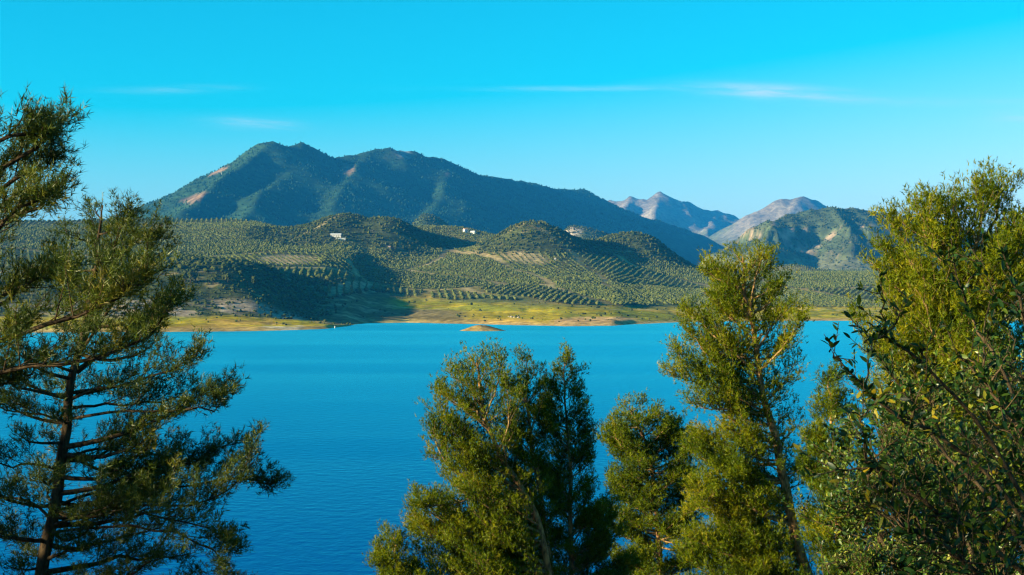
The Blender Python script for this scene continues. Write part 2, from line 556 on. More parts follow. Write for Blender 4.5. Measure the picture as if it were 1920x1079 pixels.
def field_id(X, Y):
    best = np.full(X.shape, 1e18)
    second = np.full(X.shape, 1e18)
    idx = np.zeros(X.shape, int)
    wx, wy = 60 * fbm(X / 300, Y / 300, 3, 40), 60 * fbm(X / 300, Y / 300, 3, 47)
    for k, (a, b_) in enumerate(_fs):
        dd = ((X + wx - a) * 1.0) ** 2 + ((Y + wy - b_) * 0.75) ** 2
        mk = dd < best
        second = np.where(mk, best, np.minimum(second, dd))
        best = np.where(mk, dd, best)
        idx = np.where(mk, k, idx)
    return idx, np.sqrt(second) - np.sqrt(best)


def ell(px, py_d, cx, cy_, rx, ry):
    return 1 - sst(np.sqrt(((px - cx) / rx) ** 2 + ((py_d - cy_) / ry) ** 2), 0.75, 1.1)


def scrub_mask(X, Y):
    s = np.zeros(X.shape)
    for (px, yc, h, a, b_, n_, f_) in HILLTOPS:
        s = np.maximum(s, bump(X, Y, px, yc, 1.0, a * 1.0, b_ * 1.15, n_ * 0.95, f_))
    s = sst(s + 0.16 * fbm(X / 60, Y / 60, 3, 60), 0.14, 0.26)
    px, d = shore_d(X, Y)
    left = (1 - sst(px + 60 * fbm(X / 90, Y / 90, 3, 61), 520, 700)) * sst(d, 110, 150) * (1 - sst(d + 70 * fbm(X / 90, Y / 90, 3, 62), 480, 620))
    band = ell(px, d + 0 * X, 560, 1150, 110, 190) * 0.9
    return np.maximum(np.maximum(s, left), band)


def bare_mask(X, Y):
    """pale, freshly worked ground with small young trees"""
    px, d = shore_d(X, Y)
    b1 = ell(px, d, 540, 720, 62, 90)
    b2 = ell(px, d, 660, 380, 46, 70)
    b3 = ell(px, d, 985, 830, 50, 45)
    b4 = ell(px, d, 372, 560, 30, 45)
    return np.clip(b1 + b2 + 0.5 * b3 + 0.9 * b4, 0, 1)


def hill_cover(X, Y, z):
    px, d = shore_d(X, Y)
    C = lambda r, g_, b_: np.array([r, g_, b_])
    n1 = fbm(X / 90, Y / 60, 4, 70)
    n2 = fbm(X / 25, Y / 18, 4, 75)
    col = np.broadcast_to(C(0.130, 0.112, 0.036), X.shape + (3,)).copy()      # soil and weeds between the olive rows

    def mixin(c, m_):
        nonlocal col
        col = col * (1 - m_[..., None]) + c * m_[..., None]
    mixin(C(0.09, 0.10, 0.032), sst(n1, -0.1, 0.4))
    mixin(C(0.048, 0.056, 0.018), scrub_mask(X, Y))
    mixin(C(0.25, 0.19, 0.10), scrub_mask(X, Y) * sst(n2 + n1 * 0.5, 0.42, 0.6) * 0.6)
    mixin(C(0.34, 0.25, 0.14), bare_mask(X, Y))
    lanes = 1 - sst(field_id(X, Y)[1], 3.0, 9.0)
    mixin(C(0.30, 0.23, 0.115), lanes * sst(d, 300, 420) * 0.8)
    gl = 1 - sst(d + 60 * n1, 205, 300)
    gl = gl * np.where(px < 640, 1 - sst(d + 20 * n1, 110, 150), 1)
    mixin(C(0.290, 0.225, 0.012), gl)                                           # yellowed grass above the waterline
    mixin(C(0.18, 0.180, 0.014), gl * sst(n1 + 0.4 * n2, 0.0, 0.35) * 0.9)
    mixin(C(0.36, 0.22, 0.045), gl * sst(-n1 + 0.5 * n2, 0.12, 0.45) * 0.75)
    rockl = (1 - sst(px, 540, 600)) * sst(d + 14 * n2, 125, 148) * (1 - sst(d + 22 * n2, 172, 210))
    mixin(C(0.25, 0.20, 0.145), rockl * sst(n2 + n1, -0.2, 0.25))
    sc_ = sst(px, 590, 660) * (1 - sst(px, 800, 900)) * sst(d, 10, 40) * (1 - sst(d, 120, 200))
    mixin(C(0.36, 0.27, 0.15), sc_ * sst(n2, -0.3, 0.2) * 0.7)
    tip = ell(px, d, 1115, 30, 85, 75)
    mixin(C(0.40, 0.25, 0.11), tip)
    edge = 1 - sst(d + 14 * n2, 5, 34)
    mixin(C(0.34, 0.235, 0.095), edge * 0.85)
    inlet = sst(px, 575, 640) * (1 - sst(px + 25 * n1, 715, 770)) * sst(d, 25, 60)
    inlet = inlet * (1 - sst(d, 330, 420))
    inlet = np.maximum(inlet, sst(px, 640, 700) * (1 - sst(px + 30 * n1, 840, 900)) * sst(d, 6, 25) * (1 - sst(d + 30 * n2, 95, 140)))
    mixin(C(0.12, 0.095, 0.045), inlet * 0.9)
    mixin(C(0.30, 0.23, 0.13), inlet * sst(n2, 0.1, 0.4) * 0.7)
    mixin(C(0.045, 0.065, 0.026), sst(d, 1650, 1800) * (1 - sst(px, 1180, 1300)))
    mixin(C(0.26, 0.22, 0.17), ell(px, d, 1065, 2660, 32, 90) * (1 - sst(px, 1180, 1300)))
    track = (1 - sst(np.abs(d - (190 + 25 * np.sin(X / 160.0))), 2.5, 6)) * sst(px, 1050, 1150)
    mixin(C(0.36, 0.29, 0.15), track * 0.7)
    path_ = ell(px, d, 530, 30, 42, 45)
    mixin(C(0.42, 0.37, 0.27), path_ * sst(n2, -0.25, 0.15) * 0.8)
    return col


uu = np.concatenate([np.linspace(-0.62, -0.40, 24, endpoint=False), np.linspace(-0.40, 0.40, 360), np.linspace(0.40, 0.62, 25)[1:]])
yy = np.concatenate([np.linspace(1050, 1280, 12, endpoint=False), np.linspace(1280, 2000, 120, endpoint=False), np.linspace(2000, 3200, 105, endpoint=False), np.linspace(3200, 5600, 60)])
UU, YY = np.meshgrid(uu, yy)
XX = UU * YY
ZZ = hill_z(XX, YY)
tag(mesh_np('hills', np.stack([XX, YY, ZZ], -1).reshape(-1, 3), [grid_faces(len(yy), len(uu))], MAT['hills'], True,
            attrs={'cover': hill_cover(XX, YY, ZZ).reshape(-1, 3)}), kind='structure')

# base ground that runs on to the horizon, below everything
gx = np.array([-24000, -9000, -3000, 0, 3000, 9000, 24000.0])
gy = np.array([-2500, 0, 1500, 5000, 9000, 14000, 20000.0])
GX, GY = np.meshgrid(gx, gy)
tag(mesh_np('ground', np.stack([GX, GY, np.full(GX.shape, -10.5)], -1).reshape(-1, 3), [grid_faces(7, 7)], MAT['hills'],
            attrs={'cover': np.broadcast_to(np.array([0.12, 0.12, 0.05]), (49, 3))}), kind='structure')

# lake: one sheet, cut off under the banks
lx, ly = np.linspace(-2600, 2600, 27), np.linspace(60, 1900, 24)
LX, LY = np.meshgrid(lx, ly)
tag(mesh_np('lake_water', np.stack([LX, LY, 0 * LX], -1).reshape(-1, 3), [grid_faces(24, 27)], MAT['water'], True), kind='structure')

# small island
th, rr = np.meshgrid(np.linspace(0, 2 * np.pi, 64, endpoint=False), np.linspace(0, 1, 14))
ix = rr * np.cos(th) * np.where(np.cos(th) > 0, 30, 27)
iy = rr * np.sin(th) * 13 * 1.5
iz = -1.0 + 6.6 * (1 - sst(rr, 0.0, 1.0)) * np.where(np.cos(th) > 0, 0.95, 1.0)
ixw, iyw = ix + (903 - CX) / F * 1335, iy + 1335
iz = iz + 0.5 * fbm(ixw / 6, iyw / 6, 4, 90) * (1 - rr)
idx = np.arange(13 * 64).reshape(13, 64)
nx = np.roll(idx, -1, 1)
icol = np.array([0.17, 0.12, 0.04]) + 0.10 * fbm(ixw / 5, iyw / 3, 3, 91)[..., None] * np.array([1, 0.9, 0.4])
edge_ = sst(-iz, -1.6, -0.2)[..., None]
icol = icol * (1 - edge_) + np.array([0.24, 0.17, 0.07]) * edge_
tag(mesh_np('islet', np.stack([ixw, iyw, iz], -1).reshape(-1, 3), [np.stack([idx, nx, nx + 64, idx + 64], -1).reshape(-1, 4)], MAT['hills'], True,
            attrs={'cover': np.clip(icol, 0.02, 1).reshape(-1, 3)}), kind='structure')


# ------------------------------------------------------------------ mountains (ridge lines with slopes falling away on both sides)
def tents(X, Y, ridges, k=18.0):
    z = None
    for pts, slope, curve in ridges:
        w = np.array([P(*q) for q in pts])
        for a, b_ in zip(w[:-1], w[1:]):
            ab = b_[:2] - a[:2]
            tt = np.clip(((X - a[0]) * ab[0] + (Y - a[1]) * ab[1]) / (ab @ ab), 0, 1)
            dd = np.hypot(X - a[0] - tt * ab[0], Y - a[1] - tt * ab[1])
            zc = a[2] + tt * (b_[2] - a[2])
            h = zc - slope * dd / (1 + dd * curve)
            z = h if z is None else np.maximum(z, h) + k * 0.5 * np.exp(-np.abs(z - h) / k)
    return z


def mountain(name, ridges, ux, Yr, res, base, rough_amp, rough_len, seed, cover, k=18.0, post=None):
    u = np.linspace(ux[0], ux[1], res[0])
    y = np.linspace(Yr[0], Yr[1], res[1])
    U, Y = np.meshgrid(u, y)
    X = U * Y
    z = tents(X, Y, ridges, k)
    rel = np.clip((z - base) / 150.0, 0, 1)
    z = z + rel * rough_amp * (1.6 * (ridged(X / rough_len, Y / rough_len, 5, seed) - 0.45) + 0.35 * fbm(X / rough_len * 3, Y / rough_len * 3, 4, seed + 9))
    z = np.maximum(z, base - 20 + 15 * fbm(X / 500, Y / 500, 3, seed + 5))
    if post is not None:
        z = post(X, Y, z)
    sl_ = np.hypot(np.gradient(z, axis=1) / np.gradient(X, axis=1), np.gradient(z, axis=0) / np.gradient(Y, axis=0))
    o = mesh_np(name, np.stack([X, Y, z], -1).reshape(-1, 3), [grid_faces(res[1], res[0])], MAT['mountain'], True,
                attrs={'cover': cover(X, Y, z, sl_).reshape(-1, 3)})
    tag(o, kind='structure')
    return X, Y, z, sl_


RIDGE_MAIN = [
    ([(-700, 455, 6900), (-200, 462, 6400), (60, 440, 6100), (200, 424, 5950), (255, 408, 5900), (300, 399, 5900), (335, 379, 5900), (370, 353, 5900), (420, 319, 5950), (460, 296, 6000),
      (490, 278, 6000), (512, 270, 6000), (535, 277, 6050), (562, 273, 6100), (585, 284, 6150), (610, 293, 6250), (650, 290, 6350), (700, 289, 6500), (728, 283, 6550), (775, 285, 6650),
      (810, 298, 6800), (860, 316, 7000), (920, 334, 7250), (980, 345, 7500), (1050, 353, 7800), (1090, 359, 8000), (1130, 376, 8250), (1180, 395, 8500), (1230, 408, 8700),
      (1280, 428, 9000), (1330, 452, 9200), (1400, 478, 9400), (1500, 500, 9600)], 0.60, 0.0002),
    ([(512, 270, 6000), (470, 300, 5750), (430, 330, 5500), (400, 352, 5300), (372, 380, 5100), (330, 405, 4900)], 0.66, 0.0001),
    ([(590, 288, 6150), (562, 318, 5850), (520, 338, 5600), (492, 360, 5350), (476, 385, 5100), (450, 415, 4900)], 0.52, 0.0001),
    ([(690, 290, 6450), (668, 318, 6050), (640, 350, 5700), (625, 385, 5350)], 0.48, 0.0001),
    ([(830, 305, 6900), (838, 330, 6500), (830, 365, 6050), (800, 400, 5600)], 0.48, 0.0001),
    ([(1000, 346, 7600), (1010, 380, 7100), (1000, 410, 6500)], 0.48, 0.0001),
]


def cover_forest(X, Y, z, s):
    n = fbm(X / 160, Y / 160, 4, 101)
    col = np.broadcast_to(np.array([0.020, 0.044, 0.020]), X.shape + (3,)).copy()
    px, py = CX + X / Y * F, CY - (z - CAMZ) / Y * F
    for (a, b_, rx, ry, sk) in ((362, 372, 25, 9, -0.45), (655, 318, 13, 14, 0.3), (840, 325, 7, 8, 0.3), (410, 322, 16, 4, -0.4)):
        # bald, stony patches of the slope
        m_ = 1 - sst(np.sqrt(((px - a) / rx) ** 2 + ((py - b_ - sk * (px - a)) / ry) ** 2) + 0.9 * fbm(X / 70, Y / 70, 4, 103), 0.6, 1.0)
        col = col * (1 - m_[..., None]) + np.array([0.15, 0.10, 0.065]) * m_[..., None]
    m_ = (1 - sst(np.hypot((px - 745) / 36, (py - 290) / 12), 0.6, 1.0)) * sst(n, -0.1, 0.15)
    col = col * (1 - m_[..., None]) + np.array([0.34, 0.31, 0.27]) * m_[..., None]
    return col


MX, MY, MZ, MS = mountain('mountain', RIDGE_MAIN, (-0.60, 0.26), (4300, 9900), (340, 140), 70, 24, 420.0, 201, cover_forest)


def cliffs(X, Y, z):
    # steep rock steps on the face turned to the lake
    n = fbm(X / 160, Y / 160, 4, 301)
    s = sst(z + 30 * n, 150, 166) * 20 + sst(z + 40 * n, 205, 220) * 22
    t_ = sst(z, 215, 285)
    return z + s * sst(ridged(X / 130, Y / 130, 3, 305), 0.3, 0.6) * (1 - t_) + 30 * t_ - 24


RIDGE_ROCKY = [
    ([(1345, 492, 4800), (1375, 470, 4850), (1405, 448, 4950), (1440, 425, 5000), (1480, 408, 5100), (1520, 398, 5150), (1560, 393, 5200), (1600, 396, 5250), (1640, 402, 5300),
      (1700, 413, 5400), (1800, 432, 5500), (1950, 450, 5600), (2300, 470, 5800)], 0.62, 0.00025),
    ([(1560, 393, 5200), (1590, 425, 4950), (1600, 460, 4700)], 0.5, 0.0002),
    ([(1450, 420, 5020), (1440, 455, 4750), (1430, 485, 4500)], 0.5, 0.0002),
    ([(1660, 405, 5320), (1690, 440, 5050), (1700, 475, 4800)], 0.5, 0.0002),
]


def cover_rocky(X, Y, z, s):
    n = fbm(X / 45, Y / 45, 4, 311)
    col = np.broadcast_to(np.array([0.050, 0.066, 0.028]), X.shape + (3,)).copy()
    st = fbm(X / 26, Y / 60 + z / 90, 4, 315) + 0.5 * fbm(X / 130, Y / 130, 3, 318)
    m_ = (sst(st, 0.2, 0.45) * sst(z + 25 * n, 140, 175) * (1 - sst(z + 30 * n, 240, 285)))[..., None]
    col = col * (1 - m_) + np.array([0.21, 0.155, 0.105]) * m_
    lo = (1 - sst(z + 20 * n, 120, 165))[..., None]
    rows = 0.5 + 0.5 * np.sin((X * 0.8 + Y * 0.6) / 9.0)
    return col * (1 - lo) + (np.array([0.115, 0.12, 0.055]) + 0.03 * rows[..., None]) * lo


RX, RY, RZ, RS = mountain('rocky_hill', RIDGE_ROCKY, (0.10, 0.56), (4100, 6600), (270, 150), 85, 9, 230.0, 231, cover_rocky, 16.0, cliffs)


def cover_peak(X, Y, z, s):
    n = fbm(X / 250, Y / 250, 4, 321)
    col = np.broadcast_to(np.array([0.15, 0.128, 0.105]), X.shape + (3,)).copy()
    m_ = (1 - sst(z + 130 * n, 330, 560))[..., None]
    return col * (1 - m_) + np.array([0.07, 0.085, 0.05]) * m_


RIDGE_FAR_A = [
    ([(900, 450, 12600), (1050, 412, 12300), (1110, 392, 12100), (1150, 381, 12000), (1185, 376, 12000), (1212, 380, 12000), (1237, 363, 12000), (1250, 372, 12050), (1270, 377, 12100), (1290, 376, 12150),
      (1310, 390, 12200), (1345, 393, 12200), (1362, 397, 12250), (1385, 408, 12300), (1420, 424, 12400), (1480, 440, 12600), (1560, 450, 12800)], 0.62, 0.0001),
    ([(1237, 363, 12000), (1228, 395, 11500), (1215, 430, 10900)], 0.7, 0.0001),
    ([(1340, 393, 12200), (1335, 415, 11700), (1325, 445, 11100)], 0.6, 0.0001),
    ([(1180, 377, 12000), (1165, 405, 11400)], 0.6, 0.0001),
]
RIDGE_FAR_B = [
    ([(1340, 455, 10500), (1375, 432, 10500), (1400, 411, 10500), (1425, 399, 10500), (1452, 383, 10500), (1463, 377, 10500), (1480, 382, 10550), (1505, 371, 10600), (1530, 379, 10650), (1560, 391, 10700),
      (1600, 392, 10750), (1630, 394, 10800), (1660, 408, 10900), (1750, 438, 11100), (1900, 455, 11400)], 0.6, 0.0001),
    ([(1505, 371, 10600), (1475, 400, 10200), (1445, 428, 9800), (1425, 450, 9500)], 0.65, 0.0001),
    ([(1400, 411, 10500), (1412, 440, 10100)], 0.7, 0.0001),
]
mountain('distant_mountain', RIDGE_FAR_A, (-0.06, 0.28), (9900, 13800), (145, 95), 120, 50, 330.0, 251, cover_peak, 20.0)
mountain('distant_mountain', RIDGE_FAR_B, (0.12, 0.40), (8400, 12400), (140, 95), 120, 30, 380.0, 261, cover_peak, 20.0)


# ------------------------------------------------------------------ far vegetation: olive grove, scrub, forest
_vpx = np.arange(250, 1700, 4.0)
_vY = np.linspace(1250, 4700, 600)
_vx = ((_vpx - CX) / F)[:, None] * _vY[None]
_vpy = CY - (hill_z(_vx, np.broadcast_to(_vY, _vx.shape)) - CAMZ) / _vY[None] * F
_vmin = np.minimum.accumulate(_vpy, axis=1)


def in_sight(X, Y, Z, h=6.0, slack=7.0):
    """False for plants well behind a crest as seen from the viewpoint and around it"""
    i = np.clip(np.round((CX + X / Y * F - 250) / 4.0).astype(int), 0, len(_vpx) - 1)
    j = np.clip(((Y - 12 - 1250) / (4700 - 1250) * 599).astype(int), 0, 599)
    return CY - (Z + h - CAMZ) / Y * F < _vmin[i, j] + slack


def ico(sub=0):
    p = (1 + 5 ** 0.5) / 2
    V = unit(np.array([[-1, p, 0], [1, p, 0], [-1, -p, 0], [1, -p, 0], [0, -1, p], [0, 1, p], [0, -1, -p], [0, 1, -p], [p, 0, -1], [p, 0, 1], [-p, 0, -1], [-p, 0, 1]], float))
    Fc = np.array([[0, 11, 5], [0, 5, 1], [0, 1, 7], [0, 7, 10], [0, 10, 11], [1, 5, 9], [5, 11, 4], [11, 10, 2], [10, 7, 6], [7, 1, 8], [3, 9, 4], [3, 4, 2], [3, 2, 6], [3, 6, 8], [3, 8, 9], [4, 9, 5], [2, 4, 11], [6, 2, 10], [8, 6, 7], [9, 8, 1]])
    for _ in range(sub):
        E, nf, V = {}, [], list(V)

        def mid(a, b_):
            k = (min(a, b_), max(a, b_))
            if k not in E:
                E[k] = len(V)
                V.append(unit((V[a] + V[b_]) / 2))
            return E[k]
        for a, b_, c in Fc:
            x, y, z = mid(a, b_), mid(b_, c), mid(c, a)
            nf += [[a, x, z], [b_, y, x], [c, z, y], [x, y, z]]
        V, Fc = np.array(V), np.array(nf)
    return V, Fc


def blobs(pos, rad, height, jit=0.28, sub=0, sink=0.15, octa=None):
    """many rough little crowns in one mesh; pos at the ground; octa marks the far ones that get fewer faces"""
    if octa is not None and octa.any() and not octa.all():
        a = blobs(pos[~octa], rad[~octa], height[~octa], jit, sub, sink)
        b_ = blobs(pos[octa], rad[octa], height[octa], jit, sub, sink, octa[octa])
        return np.concatenate([a[0], b_[0]]), np.concatenate([a[1], b_[1] + len(a[0])]), np.concatenate([a[2], b_[2]])
    V0, F0 = ico(sub)
    if octa is not None and octa.all():
        V0 = np.array([[1, 0, 0], [0, 1, 0], [-1, 0, 0], [0, -1, 0], [0, 0, 1], [0, 0, -1.0]])
        F0 = np.array([[0, 1, 4], [1, 2, 4], [2, 3, 4], [3, 0, 4], [1, 0, 5], [2, 1, 5], [3, 2, 5], [0, 3, 5]])
    m_ = len(pos)
    a = RNG.uniform(0, 2 * np.pi, m_)
    ca, sa = np.cos(a)[:, None], np.sin(a)[:, None]
    v = V0[None] * (1 + jit * RNG.uniform(-1, 1, (m_, len(V0), 1)))
    x, y = v[..., 0] * ca - v[..., 1] * sa, v[..., 0] * sa + v[..., 1] * ca
    z = (v[..., 2] * 0.5 + 0.5 - sink) * height[:, None]
    out_ = np.stack([x * rad[:, None] + pos[:, :1], y * rad[:, None] + pos[:, 1:2], z + pos[:, 2:3]], -1)
    fc = (F0[None] + (np.arange(m_) * len(V0))[:, None, None]).reshape(-1, 3)
    tint = np.repeat(RNG.uniform(0, 1, m_), len(V0)) * 0.75 + RNG.uniform(0, 0.25, m_ * len(V0))
    return out_.reshape(-1, 3), fc, tint


pts = []
for k, (p_, y_, ang) in enumerate(FIELD_SEEDS):
    c0 = _fs[k]
    ext = 620 if y_ < 3400 else 420
    rs, as_ = (9.4, 4.3) if y_ < 3200 else (12.0, 8.5)
    ang = ang * 0.75
    a_, b_ = np.meshgrid(np.arange(-ext, ext, rs), np.arange(-ext, ext, as_))
    a_ = a_ + RNG.normal(0, 0.35, a_.shape) + 6 * np.sin(b_ / 140.0 + k)
    b_ = b_ + RNG.normal(0, 0.7, a_.shape)
    X = c0[0] + a_ * math.cos(ang) - b_ * math.sin(ang)
    Y = c0[1] + a_ * math.sin(ang) + b_ * math.cos(ang)
    X, Y = X.ravel(), Y.ravel()
    keep = (np.abs(X / Y) < 0.42) & (Y > 1500) & (Y < 4700)
    X, Y = X[keep], Y[keep]
    fid, gap = field_id(X, Y)
    pts.append(np.stack([X, Y], 1)[(fid == k) & (gap > 4.0 + 5 * (k % 3))])
pts = np.concatenate(pts)
px_, d_ = shore_d(pts[:, 0], pts[:, 1])
n_ = fbm(pts[:, 0] / 90, pts[:, 1] / 60, 4, 70)
lim = np.where(px_ < 300, 640 + 40 * n_, np.interp(px_, [300, 440, 500, 560, 620, 700, 860, 1000, 1300, 1600], [640, 600, 500, 440, 330, 300, 255, 290, 270, 235]) + 30 * n_)
back = np.interp(px_, [0, 560, 700, 860, 960, 1100, 1300, 1350], [1700, 1650, 1500, 1460, 1300, 1250, 1250, 3000])
keep = (d_ > lim) & (d_ < back) & (scrub_mask(pts[:, 0], pts[:, 1]) < 0.5) & (RNG.random(len(pts)) > 0.07)
pts = pts[keep]
pts = pts[in_sight(pts[:, 0], pts[:, 1], hill_z(pts[:, 0], pts[:, 1]))]
bare = bare_mask(pts[:, 0], pts[:, 1])
pz = hill_z(pts[:, 0], pts[:, 1])
size = RNG.uniform(0.78, 1.22, len(pts)) * (1 - 0.42 * sst(bare, 0.2, 0.6))
pos = np.column_stack([pts, pz])
pxo = CX + pos[:, 0] / pos[:, 1] * F
inview = (pxo > 335) & (pxo < 1610)
order = np.argsort(np.where(inview, pos[:, 1], 1e9))
near = order[:300]
rest = order[300:]
v, f, ti = blobs(pos[rest], 2.15 * size[rest], 3.7 * size[rest] * RNG.uniform(0.85, 1.15, len(rest)), 0.36, octa=pos[rest][:, 1] > 1950)
tag(mesh_np('olive_grove', v, [f], MAT['olive'], attrs={'tint': ti}), 'grey green olive trees planted in rows over the slopes across the lake', 'olive grove', kind='stuff')
olive_meshes = []
for i in range(6):
    v, f, ti = blobs(np.zeros((1, 3)) + [0, 0, 0.8], np.array([2.2]), np.array([3.2]), 0.2, 1, 0.0)
    tv, tq = tubes(np.array([[[0, 0, -0.6], [0.1, 0.05, 0.6], [0.15, 0.0, 1.8]]]), np.array([[0.45, 0.35, 0.3]]), 5)
    me = mesh_np('olive_tree', np.concatenate([v, tv]), [f, tq + len(v)], MAT['olive'], attrs={'tint': np.concatenate([ti, np.zeros(len(tv))])}, link=False)
    me.materials.append(MAT['dark_bark'])
    me.polygons.foreach_set('material_index', np.concatenate([np.zeros(len(f), int), np.ones(len(tq), int)]).astype(np.int32))
    olive_meshes.append(me)
for q, i in enumerate(near):
    o = obj('olive_tree', olive_meshes[q % 6])
    o.location = pos[i]
    o.scale = (size[i] * random.uniform(0.9, 1.1),) * 2 + (size[i] * random.uniform(0.9, 1.15),)
    o.rotation_euler.z = random.uniform(0, 6.28)
    tag(o, 'small grey green olive tree in the front rows above the yellow lake shore', 'olive tree', 'olive trees in the front rows above the shore')

# scrub: bushes on the hill tops, on the left terrace and along the banks
X = RNG.uniform(-1100, 1100, 200000)
Y = RNG.uniform(1400, 4600, 200000)
px_, d_ = shore_d(X, Y)
sm = scrub_mask(X, Y)
nn = fbm(X / 60, Y / 45, 4, 64)
far_ = (d_ > np.interp(px_, [0, 560, 700, 860, 960, 1100, 1300, 1350], [1700, 1650, 1500, 1460, 1300, 1250, 1250, 3000]))
dens = np.where(sm > 0.5, 0.72 + 0.6 * nn, np.where(far_, 0.75 + 0.3 * nn, 0.0))
dens = np.where((px_ > 780) & (np.abs(d_ - np.interp(px_, [620, 700, 860, 1000, 1300, 1600], [330, 300, 255, 290, 270, 235]) + 14) < 14), 0.5 + 0.5 * nn, dens)
dens = np.where((px_ > 590) & (px_ < 730) & (d_ > 60) & (d_ < 330), 0.55 + 0.4 * nn, dens)
dens = np.where((d_ > 15) & (d_ < 300) & (sm < 0.5), 0.05 + 0.18 * nn, dens)
keep = (np.abs(X / Y) < 0.42) & (d_ > 15) & (RNG.random(len(X)) < dens)
X, Y, d_ = X[keep], Y[keep], d_[keep]
keep = in_sight(X, Y, hill_z(X, Y))
X, Y, d_ = X[keep], Y[keep], d_[keep]
r_ = RNG.uniform(1.1, 3.4, len(X)) * np.where(d_ < 300, 0.6, 1.0)
v, f, ti = blobs(np.column_stack([X, Y, hill_z(X, Y)]), r_, r_ * RNG.uniform(1.2, 2.0, len(X)), 0.3, octa=Y > 2250)
tag(mesh_np('scrub', v, [f], MAT['scrub'], attrs={'tint': ti}), 'dark green scrub growing on the hill tops and banks across the lake', 'scrub', kind='stuff')


def grid_sample(Xg, Yg, Zg, n):
    """random points on a heightfield, even over its ground area"""
    nr, nc = Xg.shape
    A = np.abs((Xg[:-1, 1:] - Xg[:-1, :-1]) * (Yg[1:, :-1] - Yg[:-1, :-1])).ravel()
    c = RNG.choice(len(A), n, p=A / A.sum())
    i, j = c // (nc - 1), c % (nc - 1)
    a, b_ = RNG.random(n), RNG.random(n)
    def L(G):
        return (G[i, j] * (1 - a) + G[i, j + 1] * a) * (1 - b_) + (G[i + 1, j] * (1 - a) + G[i + 1, j + 1] * a) * b_
    return L(Xg), L(Yg), L(Zg)


def cones(pos, rad, height):
    m_ = len(pos)
    a = np.linspace(0, 2 * np.pi, 5, endpoint=False)[None] + RNG.uniform(0, 6.28, (m_, 1))
    ring = np.stack([np.cos(a) * rad[:, None] * RNG.uniform(0.75, 1.2, (m_, 5)), np.sin(a) * rad[:, None] * RNG.uniform(0.75, 1.2, (m_, 5)), np.repeat(height[:, None] * 0.35, 5, 1)], -1)
    top = np.stack([0 * rad, 0 * rad, height], -1)[:, None]
    bot = np.stack([0 * rad, 0 * rad, -0.1 * height], -1)[:, None]
    v = (np.concatenate([ring, top, bot], 1) + pos[:, None]).reshape(-1, 3)
    q = np.arange(5)
    f0 = np.concatenate([np.stack([q, (q + 1) % 5, np.full(5, 5)], 1), np.stack([(q + 1) % 5, q, np.full(5, 6)], 1)])
    f = (f0[None] + (np.arange(m_) * 7)[:, None, None]).reshape(-1, 3)
    return v, f, np.repeat(RNG.random(m_), 7)


X, Y, Z = grid_sample(MX, MY, MZ, 90000)
px_, py_ = CX + X / Y * F, CY - (Z - CAMZ) / Y * F
cv_ = cover_forest(X, Y, Z, 0)
keep = (cv_[:, 0] < 0.10) & (px_ > 180) & (px_ < 1420) & (Z > 90) & (py_ < 440) & (RNG.random(len(X)) < 0.75 + 0.5 * fbm(X / 120, Y / 120, 3, 120))
X, Y, Z = X[keep], Y[keep], Z[keep]
h_ = RNG.uniform(4.5, 9.5, len(X))
v, f, ti = cones(np.column_stack([X, Y, Z]), h_ * 0.42, h_)
tag(mesh_np('forest', v, [f], MAT['forest'], attrs={'tint': ti}), 'dark green forest covering the broad mountain across the lake', 'forest', kind='stuff')
X, Y, Z = grid_sample(RX, RY, RZ, 40000)
px_ = CX + X / Y * F
keep = (px_ > 1330) & (px_ < 1760) & (cover_rocky(X, Y, Z, 0)[:, 0] < 0.16) & (Y < 5900) & (RNG.random(len(X)) < np.where(Z > 165, 0.9, 0.55) + 0.6 * fbm(X / 90, Y / 90, 3, 130))
X, Y, Z = X[keep], Y[keep], Z[keep]
h_ = RNG.uniform(3.0, 7.0, len(X))
v, f, ti = cones(np.column_stack([X, Y, Z]), h_ * 0.55, h_)
tag(mesh_np('hillside_scrub', v, [f], MAT['scrub'], attrs={'tint': ti}), 'dark bushes scattered over the rocky hill behind the olive grove', 'scrub', kind='stuff')


# ------------------------------------------------------------------ small things far off
def on_hill(px, py, y0=1280.0, y1=4600.0):
    """ground point of the far hills that shows at this place of the photograph"""
    y = np.linspace(y0, y1, 3000)
    x = (px - CX) / F * y
    z = hill_z(x, y)
    i = int(np.argmax(CY - (z - CAMZ) / y * F <= py))
    return np.array([x[i], y[i], z[i]])


def house(label, px, py, w, dpt, h, roof='tile', roof_h=1.6, n_win=4, cat='house', name='house', rz=0.0, flat=False):
    p = on_hill(px, py)
    t_ = thing(name, label, cat, tuple(p))
    t_.rotation_euler.z = rz
    MB().box((0, 0, h / 2 - 1), (w, dpt, h + 2)).build('wall', MAT['white'], t_)
    if flat:
        MB().box((0, 0, h + 0.15), (w + 0.6, dpt + 0.6, 0.3)).build('roof', MAT[roof], t_)
    else:
        MB().gable((0, 0, h + 0.005), (w, dpt), roof_h).build('roof', MAT[roof], t_)
    for k in range(n_win):
        x = -w / 2 + (k + 0.5) * w / n_win
        if k == n_win // 2:
            MB().box((x, -dpt / 2, 1.1), (1.1, 0.12, 2.2)).build('door', MAT['dark'], t_)
        else:
            MB().box((x, -dpt / 2, h * 0.55), (1.1, 0.12, 1.2)).build('window', MAT['dark'], t_)
    return t_


